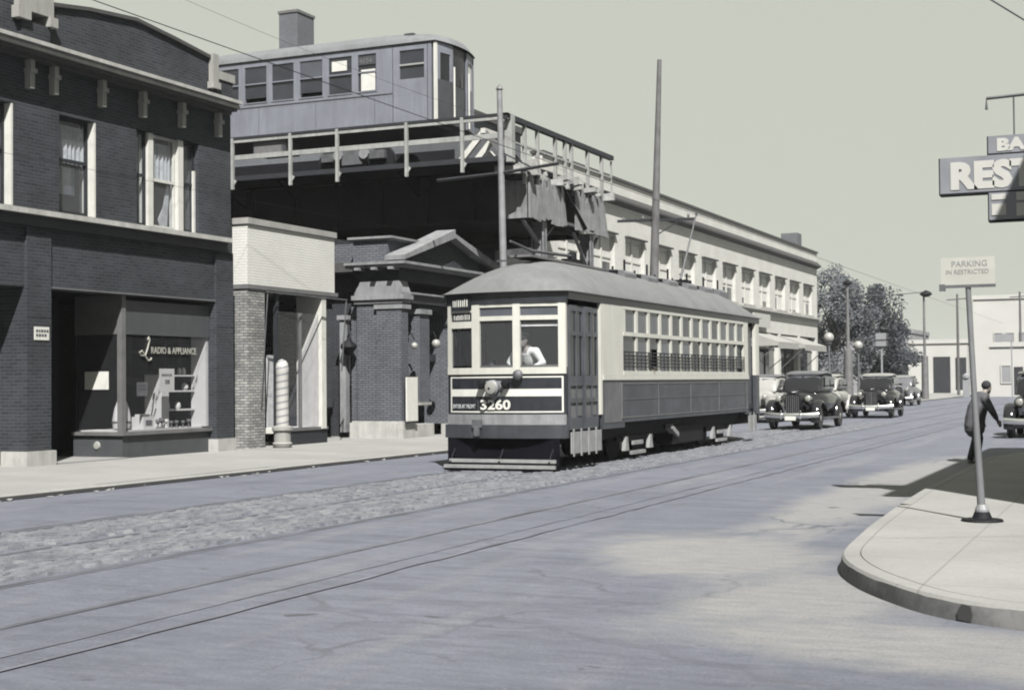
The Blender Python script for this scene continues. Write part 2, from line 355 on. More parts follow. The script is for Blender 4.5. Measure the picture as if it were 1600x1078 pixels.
    def build(s, name, material, parent=None, smooth=False):
        return link(name, s.mesh(name, material, smooth), parent)
def link(name, me, parent=None):
    o = bpy.data.objects.new(name, me); COL.objects.link(o)
    if parent is not None: attach(o, parent)
    return o
def world_of(o):
    m_ = Matrix.LocRotScale(o.location, o.rotation_euler, o.scale)
    return m_ if o.parent is None else world_of(o.parent) @ o.matrix_parent_inverse @ m_
def attach(o, parent):
    o.parent = parent
    if parent.get('_local'): return
    o.matrix_parent_inverse = world_of(parent).inverted()
def thing(name, label, cat, loc=(0, 0, 0), group=None, rz=0.0, local=False):
    o = bpy.data.objects.new(name, None); COL.objects.link(o); o.location = loc; o.rotation_euler = (0, 0, rz)
    o.empty_display_size = 0.3
    return tag(o, label, cat, group)
def tag(o, label, cat, group=None):
    o['label'] = label; o['category'] = cat
    if group: o['group'] = group
    return o
def struct(o): o['kind'] = 'structure'; return o
def box(name, material, parent, *a): return MB().box(*a).build(name, material, parent)
def local(o, parent):            # geometry already in the parent's own frame
    o.parent = parent; o.matrix_parent_inverse = Matrix.Identity(4); return o
def wall_x(X, y0, y1, z0, z1, ops, t):
    mb = MB(); ys = sorted({y0, y1, *[a for o in ops for a in o[:2]]}); zs = sorted({z0, z1, *[a for o in ops for a in o[2:]]})
    ys = [y for y in ys if y0 <= y <= y1]; zs = [z for z in zs if z0 <= z <= z1]
    for i in range(len(ys) - 1):
        for j in range(len(zs) - 1):
            cy, cz = (ys[i] + ys[i+1]) / 2, (zs[j] + zs[j+1]) / 2
            if any(a < cy < b_ and c_ < cz < d_ for a, b_, c_, d_ in ops): continue
            for x in (X, X - t):
                mb.quad((x, ys[i], zs[j]), (x, ys[i+1], zs[j]), (x, ys[i+1], zs[j+1]), (x, ys[i], zs[j+1]))
    for a, b_, c_, d_ in list(ops) + [(y0, y1, z0, z1)]:
        for (p, q) in (((a, c_), (b_, c_)), ((a, d_), (b_, d_)), ((a, c_), (a, d_)), ((b_, c_), (b_, d_))):
            mb.quad((X, *p), (X, *q), (X - t, *q), (X - t, *p))
    return mb
DG = None
def text(body, size, loc, rot, material, name, parent, bold=0.0, extrude=0.004, sx=1.0, align='LEFT'):
    cu = bpy.data.curves.new(name, 'FONT'); cu.body = body; cu.size = size; cu.extrude = extrude; cu.offset = bold
    cu.align_x = align; cu.resolution_u = 3
    to = bpy.data.objects.new(name, cu); COL.objects.link(to)
    dg = bpy.context.evaluated_depsgraph_get(); dg.update()
    me = bpy.data.meshes.new_from_object(to.evaluated_get(dg)); me.name = name
    bpy.data.objects.remove(to); bpy.data.curves.remove(cu)
    me.transform(Matrix.Diagonal((sx, 1, 1, 1))); me.materials.clear(); me.materials.append(MATS[material])
    o = bpy.data.objects.new(name, me); COL.objects.link(o); o.location = loc; o.rotation_euler = rot
    if parent is not None:
        o.parent = parent; o.matrix_parent_inverse = world_of(parent).inverted()
    return o
FACE_Y = (R(90), 0, 0); FACE_X = (R(90), 0, R(90))
def wire(pts, r, name, label, cat='wire', group=None):
    o = MB().tube(pts, r, 5).build(name, 'black_iron'); return tag(o, label, cat, group)
def sag(p, q, drop, n=14):
    p, q = Vector(p), Vector(q)
    return [p.lerp(q, i / n) - Vector((0, 0, drop * 4 * (i / n) * (1 - i / n))) for i in range(n + 1)]

# ================================================================== SETTING
KL = -14.7                      # left kerb
g = MB().quad((-900, -300, -0.06), (900, -300, -0.06), (900, 1500, -0.06), (-900, 1500, -0.06)).build('ground', 'soil'); struct(g)
def sheet(poly, z, name, material, parent=None):
    o = MB().add([(x, y, z) for x, y in poly], [tuple(range(len(poly)))]).build(name, material, parent); return o
road = sheet([(KL - 0.05, -40), (60, -40), (60, 220), (KL - 0.05, 220)], 0.0, 'road', 'asphalt'); struct(road)
# left pavement with kerb
pl = MB().prism([(-34, -0.05), (KL - 0.16, -0.05), (KL - 0.16, 0.085), (-17.4, 0.15), (-34, 0.15)], 'y', -40, 200).build('pavement_left', 'pavement'); struct(pl)
y = -40.0; kmesh = MB().prism([(-0.16, -0.05), (0.0, -0.05), (0.0, 0.06), (-0.025, 0.083), (-0.16, 0.083)], 'y', 0, 2.388).mesh('kerb', 'pavement')
while y < 120:
    o = link('kerb_stone', kmesh, pl); o.matrix_parent_inverse = Matrix.Identity(4)
    o.location = (KL + random.uniform(-0.012, 0.012), y, random.uniform(-0.010, 0.003)); y += 2.4
kf = box('kerb_face', 'coping_dark', pl, KL + .005, KL + .018, -40, 140, -.01, .055)
gt = sheet([(KL - .02, -40), (KL + .07, -40), (KL + .05, 20), (KL + .08, 30), (KL + .06, 200), (KL - .02, 200)], 0.005, 'gutter', 'girder_black'); struct(gt)
# right pavement: corner with a rounded kerb
kpts = [(-1.5, 200), (-1.5, 34), (-2.8, 28), (-2.81, 20.2), (-2.66, 15.5), (-2.55, 13.6), (-2.42, 12.2), (-2.12, 11.25), (-1.68, 10.45), (-1.30, 9.98), (-0.77, 9.66), (0.0, 9.42), (1.5, 9.2), (40, 9.0)]
def smooth_path(pts, n=6):
    out_ = []
    for i in range(len(pts) - 1):
        p0, p1, p2, p3 = (Vector(pts[max(0, min(len(pts) - 1, i + d))]) for d in (-1, 0, 1, 2))
        for k in range(n):
            t = k / n; out_.append(tuple(0.5 * ((2*p1) + (p2 - p0)*t + (2*p0 - 5*p1 + 4*p2 - p3)*t*t + (3*p1 - p0 - 3*p2 + p3)*t**3)))
    return out_ + [pts[-1]]
outline = kpts[:2] + smooth_path(kpts[2:-1]) + [kpts[-1]]
def inset(path, d):
    r = []
    for i, q in enumerate(path):
        a, b_ = Vector(path[max(0, i - 1)]), Vector(path[min(len(path) - 1, i + 1)]); t = (b_ - a).normalized(); r.append((q[0] - t.y * d, q[1] + t.x * d))
    return r
inner = inset(outline, 0.17)
pr = MB().prism(inner + [(40, 200)], 'z', -0.05, 0.150).build('pavement_right', 'pavement'); struct(pr)
km = MB(); kt = MB(); N = len(outline); mid = inset(outline, 0.012); mid2 = inset(outline, 0.03); in2 = inset(outline, 0.162)
for a, m_, m2, b_ in zip(outline, mid, mid2, in2):
    ch_ = random.uniform(-.006, .004)
    km.v += [(a[0], a[1], -0.05), (a[0] , a[1], 0.05 + ch_), (m_[0], m_[1], 0.122 + ch_)]; kt.v += [(m_[0], m_[1], 0.122 + ch_), (m2[0], m2[1], 0.144), (b_[0], b_[1], 0.1495), (b_[0], b_[1], 0.05)]
for i in range(N - 1):
    for j in range(2): km.f.append((i*3 + j, i*3 + j + 1, (i+1)*3 + j + 1, (i+1)*3 + j))
    for j in range(3): kt.f.append((i*4 + j, i*4 + j + 1, (i+1)*4 + j + 1, (i+1)*4 + j))
kt.build('kerb_top', 'pavement', pr, True)
kr = km.build('kerb_face', 'kerb_stone', pr, True)
# storm drain opening in the kerb face
dg_ = MB().prism([(-.06, .015), (.04, .008), (.055, .06), (.04, .112), (-.03, .118), (-.065, .07)], 'y', -.006, .05).build('drain_opening', 'coping_dark'); _dp = min(outline, key=lambda q: abs(q[0] + 1.13)); dg_.location = (_dp[0], _dp[1], 0); dg_.rotation_euler = (0, 0, R(-32))
attach(dg_, pr)
# tram tracks
tp = sheet([(-11.55, -20), (-5.95, -20), (-5.95, 190), (-11.55, 190)], 0.004, 'track_paving', 'asphalt'); struct(tp)
for X in (-11.42, -9.98, -8.40, -6.96):
    MB().box(X - 0.035, X + 0.035, -20, 190, -0.01, 0.014).build('rail', 'rail_steel', tp)
    s_ = 1 if X in (-11.42, -8.40) else -1
    sheet([(X + s_ * .036, -20), (X + s_ * .085, -20), (X + s_ * .085, 190), (X + s_ * .036, 190)], 0.0085, 'flangeway', 'groove', tp)
for X, wd in ((-5.92, .022), (-6.22, .014), (-11.57, .024)):
    tj = MB(); yy = -2.0; rows = []
    while yy < 150:
        c_ = X + random.uniform(-.018, .018); h_ = wd * random.uniform(.35, 1.5); rows.append([(c_ - h_, yy, .009), (c_ + h_, yy, .009)]); yy += random.uniform(.25, .6)
    tj.rings(rows, cap=False, closed=False); tj.build('tar_joint', 'groove', tp)
# granite setts: nearest rows stone by stone, the rest as one mesh
def sett_mesh(k):
    rnd = random.Random(k); mb = MB()
    a, b_ = 0.118, 0.062
    top = [(-a*.82, -b_*.78), (a*.82, -b_*.8), (a*.8, b_*.8), (-a*.8, b_*.78)]; h = 0.026
    bot = [(-a, -b_), (a, -b_), (a, b_), (-a, b_)]
    vs = [(x + rnd.uniform(-.008, .008), y_ + rnd.uniform(-.005, .005), -0.02) for x, y_ in bot] + [(x + rnd.uniform(-.012, .012), y_ + rnd.uniform(-.008, .008), h + rnd.uniform(-.007, .007)) for x, y_ in top]
    mb.add(vs, [(4,5,6,7), (0,1,5,4), (1,2,6,5), (2,3,7,6), (3,0,4,7)]); return mb
SM = [sett_mesh(k).mesh('sett', 'granite') for k in range(8)]
rest = MB(); cnt = 0
def sett_spots():
    for ri in range(0, 330):
        y = 7.0 + ri * 0.136
        for band in ((-11.27, -10.10), (-9.86, -8.52)):
            nb = int((band[1] - band[0]) / 0.25)
            for k in range(nb):
                x = band[0] + (k + 0.5 + (0.5 if ri % 2 else 0) * 0.6) * (band[1] - band[0]) / (nb + 0.3)
                yield x, y
vis = []
for x, y in sett_spots():
    # left frame edge: direction of the ray through the picture's left side
    if x / y < -0.96: continue
    vis.append((math.hypot(x, y), x, y))
vis.sort()
for i, (d, x, y) in enumerate(vis):
    x += random.uniform(-.012, .012); y += random.uniform(-.008, .008); k = random.randrange(8)
    if i < 300:
        o = bpy.data.objects.new('sett', SM[k]); COL.objects.link(o); o.parent = tp
        o.location = (x, y, 0.004 + random.uniform(-.006, .006)); o.rotation_euler = (random.uniform(-.03, .03), random.uniform(-.03, .03), random.uniform(-.06, .06))
    else:
        mb = sett_mesh(k); dz = random.uniform(-.006, .006); a = random.uniform(-.06, .06)
        rest.add([(x + v[0] - a*v[1], y + v[1] + a*v[0], v[2] + dz + .004) for v in mb.v], mb.f)
o = rest.build('setts', 'granite', tp); o['kind'] = 'stuff'
# scraps of litter along the left gutter
lt = MB()
for i in range(45):
    y = random.uniform(14, 34); x = KL + abs(random.gauss(0.06, 0.10)); s = random.uniform(.015, .05)
    lt.add([(x - s, y - s*.6, .006 + random.uniform(0, .02)), (x + s, y - s*.4, .008), (x + s*.7, y + s, .012 + random.uniform(0, .03)), (x - s*.8, y + s*.7, .007)], [(0, 1, 2, 3)])
o = lt.build('gutter_litter', 'litter'); o['kind'] = 'stuff'; o['label'] = 'scraps of litter along the foot of the left kerb'

# ================================================================== LEFT BRICK BUILDING
FX = -18.6
B = thing('brick_building', 'two storey dark brick building with radio and appliance shop at street level', 'building', (FX, 20.5, 0.15))
wins = [(18.85, 19.90, 4.84, 6.68), (21.09, 22.12, 4.84, 6.68), (23.34, 25.70, 4.82, 6.76)]
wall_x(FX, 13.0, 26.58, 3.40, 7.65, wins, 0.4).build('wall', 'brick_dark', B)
gab = [(13.0, 7.65), (26.58, 7.65), (26.58, 8.15), (25.86, 8.15), (25.86, 8.66), (24.6, 8.80), (23.3, 8.92), (21.9, 8.80), (20.78, 8.64), (20.78, 8.2), (20.0, 8.2), (20.0, 8.64), (17.0, 8.95), (14.0, 8.64), (13.0, 8.2)]
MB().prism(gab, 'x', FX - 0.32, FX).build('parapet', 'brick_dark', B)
cp = MB()
top = [(20.80, 8.64), (21.9, 8.80), (23.3, 8.92), (24.6, 8.80), (25.84, 8.66)]
for a, b_ in zip(top, top[1:]): cp.prism([(a[0], a[1] + .002), (b_[0], b_[1] + .002), (b_[0], b_[1] + .075), (a[0], a[1] + .075)], 'x', FX - .38, FX + .06)
cp.build('coping', 'coping_dark', B)
for (a, b_, big) in ((20.02, 20.76, True), (25.88, 26.54, False)):
    mb = MB()
    if big:
        mb.box(FX - .40, FX + .12, a - .10, b_ + .06, 8.40, 9.10); mb.box(FX - .40, FX + .17, a - .16, a + .16, 8.22, 8.44); mb.box(FX - .4, FX + .17, b_ - .08, b_ + .12, 8.22, 8.40)
    else:
        mb.box(FX - .40, FX + .12, a - .10, a + .10, 8.10, 8.78); mb.box(FX - .42, FX + .16, a - .15, a + .13, 8.02, 8.16); mb.box(FX - .40, FX + .12, a + .10, b_ + .05, 8.26, 8.44)
    mb.build('stone_cap', 'stone_white', B)
    box('parapet_pier', 'brick_dark', B, FX, FX + .09, a, b_, 7.82, 8.22 if big else 8.25)
box('body', 'brick_shade', B, -34, FX - .402, 13.0, 26.55, 3.42, 8.1)
box('body', 'brick_shade', B, -34, -22.0, 13.0, 26.55, 0.0, 3.40)
cn = MB()
for z0, z1, pj in ((7.64, 7.69, .41), (7.69, 7.73, .38), (7.73, 7.80, .47)): cn.box(FX - .01, FX + pj, 13.0, 26.36, z0, z1)
MB().box(FX - .01, FX + .20, 13.0, 26.34, 7.52, 7.58).box(FX - .01, FX + .34, 13.0, 26.35, 7.58, 7.639).build('bed_moulding', 'coping_dark', B)  # near-black colour stands in for the shadow under the cornice
cn.build('cornice', 'stone', B)
for y in (17.6, 18.9, 20.25, 20.88, 22.22, 23.46, 24.74, 26.03):
    MB().box(FX + .001, FX + .13, y - .06, y + .06, 7.00, 7.28).box(FX + .001, FX + .17, y - .085, y + .085, 7.28, 7.36).box(FX + .001, FX + .14, y - .055, y + .055, 7.36, 7.52).build('corbel', 'stone_white', B)
box('sill_band', 'stone', B, FX - .01, FX + .24, 13.0, 26.30, 4.70, 4.795)
box('sill_moulding', 'wood_dark', B, FX - .01, FX + .14, 13.0, 26.26, 4.50, 4.70)  # dark colour carries the shadow below the sill band
def curtain(y0, y1, z0, z1, X, parent, name='curtain', material='curtain', amp=.03):
    mb = MB(); n = max(8, int((y1 - y0) / .035)); rs = []
    for zz in (z0, z1): rs.append([(X + amp * math.sin(i * 1.9) , y0 + (y1 - y0) * i / n, zz) for i in range(n + 1)])
    mb.rings(rs, cap=False, closed=False); return mb.build(name, material, parent, True)
def sash_window(parent, y0, y1, z0, z1, X, mid=0.55, pane='pane_dark', frame='wood_dark', fw=.06):
    zm = z0 + (z1 - z0) * mid
    f = MB().box(X - .05, X, y0, y0 + fw, z0, z1).box(X - .05, X, y1 - fw, y1, z0, z1).box(X - .049, X - .001, y0 + fw, y1 - fw, z1 - fw, z1).box(X - .049, X - .001, y0 + fw, y1 - fw, z0, z0 + fw * 1.3).box(X - .049, X + .012, y0 + fw, y1 - fw, zm - .03, zm + .03).build('window', frame, parent)
    MB().box(X - .034, X - .028, y0 + fw, y1 - fw, zm + .03, z1 - fw).build('pane', pane, f)
    MB().box(X - .038, X - .030, y0 + fw, y1 - fw, z0 + fw * 1.3, zm - .03).build('pane', pane, f)
    return f
for (y0, y1, z0, z1) in wins[:2]:
    w_ = sash_window(B, y0 + .03, y1 - .05, z0, z1, FX - .16, .56, 'glass_clear')
    box('jamb', 'white_paint', w_, FX - .30, FX - .004, y1 - .05, y1 - .003, z0, z1 - .002)
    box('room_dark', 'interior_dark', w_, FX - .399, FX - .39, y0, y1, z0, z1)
    curtain(y0 + .08, y1 - .10, z0 + 1.00, z1 - .12, FX - .25, w_)
    box('blind', 'pane_grey', w_, FX - .35, FX - .34, y0 + .16, y1 - .22, z0 + .42, z0 + .95)
y0, y1, z0, z1 = wins[2]
w_ = sash_window(B, 23.95, 24.78, z0, z1, FX - .14, .52, 'glass_clear', 'white_paint')
for a, b_ in ((23.79, 23.95), (24.78, 24.95)): box('mullion', 'white_paint', w_, FX - .30, FX - .06, a, b_, z0, z1)
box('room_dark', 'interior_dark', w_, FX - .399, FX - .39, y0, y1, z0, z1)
curtain(24.02, 24.72, z0 + 1.02, z1 - .15, FX - .21, w_, amp=.035)
cb_ = MB().prism([(24.40, z0 + .05), (24.62, z0 + .05), (24.70, z0 + .95), (24.62, z0 + .95), (24.50, z0 + .5), (24.33, z0 + .22)], 'x', FX - .25, FX - .235).build('curtain', 'curtain', w_)
for a, b_ in ((23.38, 23.79), (24.95, 25.40)):
    w2 = sash_window(B, a, b_, z0, z1, FX - .13, .54, 'glass_clear')
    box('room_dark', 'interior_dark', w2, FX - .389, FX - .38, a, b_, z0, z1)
    if a < 24: curtain(a + .06, b_ - .06, z0 + 1.05, z1 - .1, FX - .30, w2); box('blind', 'curtain', w2, FX - .34, FX - .335, a + .16, b_ - .1, z0 + .08, z0 + .95)
    else: box('edge_strip', 'white_paint', w2, FX - .128, FX - .08, b_ - .07, b_ - .005, z0 + .02, z0 + 1.35)
box('jamb', 'brick_dark', B, FX - .38, FX - .004, 25.42, 25.697, z0, z1 - .002)
# ground floor piers, return walls
for a, b_ in ((20.18, 20.81), (25.95, 26.58)):
    pz = box('pier', 'brick_dark', B, -22.0, FX + .06, a, b_, 0.42, 3.398)
    box('pier', 'brick_dark', B, FX + .001, FX + .06, a, b_, 3.40, 4.498)
    MB().box(FX - .5, FX + .13, a - .06, b_ + (.06 if b_ < 26 else .0), 0.145, 0.42).build('base_stone', 'stone', B)
box('back_wall', 'wood_dark', B, -20.3, -20.2, 13.0, 20.17, 0.15, 3.39)
box('lintel_flashing', 'wood_mid', B, FX + .002, FX + .035, 20.83, 25.94, 3.402, 3.43)
# shop: display box and entrance
SX = FX - .12
box('bulkhead', 'panel_grey', B, SX - .10, SX, 23.05, 25.93, 0.146, 0.60)
box('bulkhead', 'panel_grey', B, -19.95, SX - .002, 23.03, 23.13, 0.146, 0.60)
box('bulkhead_sill', 'wood_mid', B, SX - .16, SX + .07, 22.97, 25.94, 0.60, 0.67)
box('bulkhead_sill', 'wood_mid', B, -19.95, SX - .161, 22.97, 23.12, 0.602, 0.672)
box('corner_post', 'wood_mid', B, SX - .09, SX + .03, 22.99, 23.11, 0.672, 3.39)
box('transom_panel', 'panel_grey', B, SX - .06, SX, 23.115, 25.93, 2.62, 3.30)
box('transom_panel', 'wood_mid', B, -19.9, SX - .092, 23.02, 23.06, 2.62, 3.39)
box('shop_window', 'glass_shop', B, SX - .03, SX - .022, 23.12, 25.93, 0.672, 2.62)
box('shop_window', 'glass_shop', B, -19.9, SX - .10, 23.035, 23.043, 0.674, 2.62)
box('display_floor', 'paper', B, -19.9, SX - .165, 23.14, 25.93, 0.60, 0.70)
box('display_side', 'appliance', B, -19.15, SX - .04, 25.86, 25.945, 0.70, 2.9)
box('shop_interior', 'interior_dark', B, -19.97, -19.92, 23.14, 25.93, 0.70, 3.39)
box('entrance_step', 'pavement', B, -20.6, FX + .04, 20.82, 23.02, 0.14, 0.175)
d_ = box('door', 'wood_dark', B, -20.62, -20.56, 20.83, 23.3, 0.176, 3.39)
box('door_glass', 'pane_dark', d_, -20.559, -20.552, 21.5, 22.7, 0.9, 2.5)
box('ceiling', 'interior_dark', B, -22, FX - .41, 20.82, 25.94, 3.392, 3.41)
bt = MB().lathe([(0.0, -.03), (.07, -.025), (.085, 0)], (-19.35, 23.03, .40), 12, 'y').build('vent_cap', 'stone_white', B)
tL = text('RADIO & APPLIANCE', .19, (SX + .004, 23.93, 2.25), FACE_X, 'gold_letter', 'window_lettering', B, .004, .002, .86)
MB().tube([(SX + .006, 23.72 + a, 2.1 + b_) for a, b_ in ((.10, .42), (.14, .48), (.17, .44), (.10, .25), (.02, .10), (-.10, .10), (-.16, .16), (-.08, .20), (.02, .10), (.12, .0), (.20, .02), (.22, .06))], .018, 6).build('window_lettering', 'gold_letter', B)
def poster(y, z, hw, hh, X, lines, name, label, axis='x', mtl='paper'):
    if axis == 'x': o = MB().box(X - .006, X, y - hw, y + hw, z - hh, z + hh).build(name, mtl)
    else: o = MB().box(X - hw, X + hw, y, y + .006, z - hh, z + hh).build(name, mtl)
    tag(o, label, 'poster'); mb = MB(); k = 0
    for (dz, ext, th) in lines:
        yy = -ext
        while yy < ext:
            wd = random.uniform(.02, .05)
            if axis == 'x': mb.box(X + .001, X + .003, y + yy, y + yy + wd, z + dz, z + dz + th)
            yy += wd + .018; k += 1
    if k: mb.build('print', 'ink', o)
    return o
poster(24.52, 1.70, .25, .24, SX - .05, ((.08, .17, .05), (-.08, .06, .09)), 'price_poster', 'white price poster hanging in the radio shop front window')
poster(23.72, 1.52, .17, .14, SX - .05, ((.05, .12, .04), (-.03, .12, .05)), 'window_card', 'faint grey card in radio shop window left of the price poster', mtl='wood_mid')
poster(23.02, 1.70, .30, .18, -19.35, (), 'paper_notice', 'blank white paper notice in the side window beside the shop entrance', 'y')
v_ = MB().lathe([(.10, 0), (.17, .03), (.19, .15), (.185, .22), (.15, .42), (.09, .58), (.04, .66), (0, .68)], (-19.05, 23.42, .70), 18).build('table_radio', 'appliance', None, True)
MB().lathe([(.192, .14), (.2, .16), (.192, .18)], (-19.05, 23.42, .70), 18).build('trim_band', 'wood_mid', v_); tag(v_, 'white bullet shaped cabinet standing on the shop display floor by the corner post', 'appliance')
v_ = MB().box(-19.25, -18.95, 23.98, 24.32, .70, .95).box(-19.2, -19.0, 24.02, 24.28, .95, 1.0).build('small_appliance', 'appliance'); tag(v_, 'low white boxy appliance on the display floor right of the bullet cabinet', 'appliance')
MB().box(-18.948, -18.94, 24.05, 24.25, .78, .88).build('dial_panel', 'wood_mid', v_)
sh = thing('display_shelf', 'white shelf unit with small goods at the right of the shop window', 'shelf', (-19.3, 25.3, .7))
for z in (1.05, 1.45, 1.78): box('shelf', 'appliance', sh, -19.5, -19.05, 24.95, 25.85, z, z + .035)
box('upright', 'appliance', sh, -19.5, -19.05, 24.72, 24.95, .70, 1.82)
for y, z, r_ in ((25.1, 1.085, .05), (25.45, 1.085, .07), (25.7, 1.485, .08), (25.5, 1.815, .05), (25.65, 1.815, .06)):
    v_ = MB().lathe([(r_*.6, 0), (r_, .05), (r_*.8, .12), (r_*.5, .15), (0, .16)], (-19.2, y, z), 10).build('shelf_goods', 'appliance', None, True)
    tag(v_, 'small pale jar shaped goods on the white shelf in the shop window', 'goods', 'goods on the shop shelf')
for y in (24.45, 24.58, 24.72, 24.9, 25.08, 25.3, 25.5):
    s = random.uniform(.7, 1.1)
    v_ = MB().lathe([(.05*s, 0), (.07*s, .01), (.02*s, .03), (.015*s, .09*s), (.06*s, .14*s), (.055*s, .2*s)], (-18.95, y, .70), 9).build('glassware', random.choice(['appliance', 'wood_mid', 'wood_mid'])); tag(v_, 'small stemmed item in the row along the shop display floor', 'goods', 'small items on the shop display floor')
pl_ = MB().box(FX + .061, FX + .075, 20.36, 20.74, 2.44, 2.68).build('wall_plate', 'paper'); tag(pl_, 'small white plate with dark print on the brick pier left of the shop', 'sign')
mb = MB()
for k in range(2):
    yy = 20.40
    while yy < 20.68: wd = random.uniform(.03, .06); mb.box(FX + .0755, FX + .078, yy, yy + wd, 2.50 + k*.08, 2.55 + k*.08); yy += wd + .02
mb.build('print', 'ink', pl_)

# ================================================================== BARBER SHOP
S = thing('barber_shop', 'low white painted brick barber shop between dark brick building and station', 'shop', (FX, 29.1, .15))
Y0, Y1 = 27.22, 31.0
box('parapet', 'brick_white', S, -24, FX, Y0, Y1, 3.86, 5.22)
MB().box(-24.05, FX + .05, Y0 - .04, Y1 + .04, 5.222, 5.36).build('coping', 'stone_white', S)
box('lintel', 'wood_mid', S, -19.2, FX + .03, Y0 - .02, Y1 + .12, 3.76, 3.856)
box('pier', 'brick_peeling', S, -24, FX - .004, Y0 + .01, 27.90, 0.15, 3.755)
box('side_wall', 'brick_shade', S, -24, FX - .25, 30.75, Y1, .15, 3.755)
box('jamb', 'white_paint', S, -19.35, FX - .02, 30.42, 30.62, .5, 3.75)
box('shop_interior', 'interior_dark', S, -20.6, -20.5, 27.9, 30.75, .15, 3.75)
box('bulkhead', 'wood_dark', S, FX - .16, FX - .08, 28.55, 30.75, .15, .48)
box('bulkhead_sill', 'wood_mid', S, FX - .2, FX - .05, 28.5, 30.75, .48, .55)
box('shop_window', 'glass_shop', S, FX - .13, FX - .122, 28.6, 30.42, .55, 3.3)
box('window_post', 'wood_dark', S, FX - .17, FX - .08, 28.5, 28.6, .55, 3.75)
box('window_post', 'wood_mid', S, FX - .17, FX - .10, 29.58, 29.63, .55, 3.3)
box('display_floor', 'paper', S, -19.3, FX - .21, 28.6, 30.4, .44, .56)
box('door', 'wood_dark', S, -19.6, -19.54, 27.92, 28.9, .16, 3.0)
box('display_board', 'curtain', S, -19.3, -19.27, 29.0, 29.35, .56, 2.3)
MB().prism([(28.92, .56), (29.42, .56), (29.42, 1.1), (29.2, 1.45)], 'x', -19.0, -18.97).build('display_board', 'paper', S)
af = MB().bar((FX + .05, 27.9, 3.72), (FX + .28, 31.1, 3.68), .03).bar((FX + .28, 31.1, 3.70), (FX + .22, 30.95, 1.9), .025).bar((FX + .05, 27.95, 3.7), (FX + .1, 27.6, 1.2), .02)
af.build('awning_frame', 'grey_iron', S)
mb = MB().lathe([(.19, 0), (.21, .03), (.23, .10), (.19, .13), (.19, .36), (.24, .40), (.24, .47), (.16, .5)], (0, 0, 0), 18)
bp = thing('barber_pole', 'white striped barber pole on a stone pedestal at the shop pier', 'barber pole', (-18.15, 27.92, .15))
local(mb.build('pedestal', 'stone_white', None, True), bp)
local(MB().lathe([(.145, .50), (.145, 1.72), (.15, 1.74), (.15, 1.82), (.13, 1.92), (.08, 1.99), (0, 2.02)], (0, 0, 0), 20).build('striped_column', 'barber_stripe', None, True), bp)
lt_ = MB().box(FX - .3, FX - .22, 28.02, 28.10, 3.05, 3.5).build('hanging_tag', 'white_paint'); tag(lt_, 'narrow pale tag hanging inside the barber shop doorway', 'tag')

# ================================================================== STATION
T = thing('station_house', 'brick elevated station house with pediment entrance under the viaduct', 'station', (-18.0, 36, .15))
YS = 33.3; XS = -17.98
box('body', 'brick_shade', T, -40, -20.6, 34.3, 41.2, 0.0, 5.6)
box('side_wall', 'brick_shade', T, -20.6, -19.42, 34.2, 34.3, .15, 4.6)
box('parapet', 'brick_station', T, -40, -19.34, 33.75, 34.2, 4.86, 5.36)
box('parapet_ledge', 'coping_dark', T, -40, -19.34, 33.6, 34.25, 4.60, 4.855)
box('corner_pier', 'brick_station', T, -19.30, XS, YS, 33.66, .58, 3.70)
box('corner_pilaster', 'brick_station', T, -18.66, XS + .05, YS - .07, 33.62, .58, 3.55)
box('side_pilaster', 'brick_station', T, -19.62, -19.34, YS + .25, 34.19, .3, 3.66)
mb = MB().box(-19.44, XS + .14, YS - .16, 33.8, .146, .56).box(-19.40, XS + .10, YS - .12, 33.78, .56, .60)
mb.build('base_stone', 'stone', T)
mb = MB().box(-18.9, XS + .12, 33.801, 34.95, .146, .50).build('base_stone', 'stone', T)
MB().box(-18.9, XS - .05, 36.3, 37.0, .146, .45).build('base_stone', 'stone', T)
ca = MB().box(-18.72, XS + .10, YS - .11, 33.7, 3.55, 3.66).box(-19.36, XS + .08, YS - .06, 33.72, 3.70, 3.80).box(-19.40, XS + .14, YS - .12, 33.76, 3.80, 3.92).box(-19.34, XS + .08, YS - .06, 33.74, 3.92, 3.98)
ca.build('capital', 'stone_grey', T)
MB().prism([(-19.34, 3.982), (XS + .08, 3.982), (XS - .02, 4.28), (-19.18, 4.28)], 'y', YS - .05, 33.72).build('capital_block', 'stone_grey', T)
box('architrave', 'wood_dark', T, -18.9, XS + .02, 33.77, 39.2, 3.72, 3.95)  # dark tone paints in the viaduct's shade
box('architrave_line', 'stone_grey', T, -18.4, XS + .10, 33.77, 39.2, 3.952, 4.0)
box('frieze', 'brick_shade', T, -19.3, XS - .05, YS + .05, 39.0, 4.282, 4.62)  # dark brick stands in for shadow on the frieze
MB().box(-19.5, XS + .22, YS - .26, 39.3, 4.64, 4.71).box(-19.5, XS + .30, YS - .33, 39.4, 4.71, 4.78).build('cornice', 'stone_grey', T)
for x in (-19.1, -18.6, -18.1): box('modillion', 'stone_grey', T, x - .07, x + .07, YS - .36, YS + .04, 4.57, 4.637)
box('parapet_block', 'brick_station', T, -19.34, -18.3, YS - .10, 37, 4.785, 5.36)
MB().box(-19.40, -18.2, YS - .15, 37, 5.362, 5.40).box(-19.46, -18.12, YS - .21, 37, 5.40, 5.46).build('coping', 'stone_grey', T)
YC, YE0, YE1 = 36.0, 33.0, 39.0
pd = MB()
for a, b_ in (((YE0, 4.81), (YC, 5.62)), ((YC, 5.62), (YE1, 4.81))):
    pd.prism([(a[0], a[1]), (b_[0], b_[1]), (b_[0], b_[1] + .24), (a[0], a[1] + .12)], 'x', XS - .30, XS + .30)
pd.build('pediment', 'stone_grey', T)
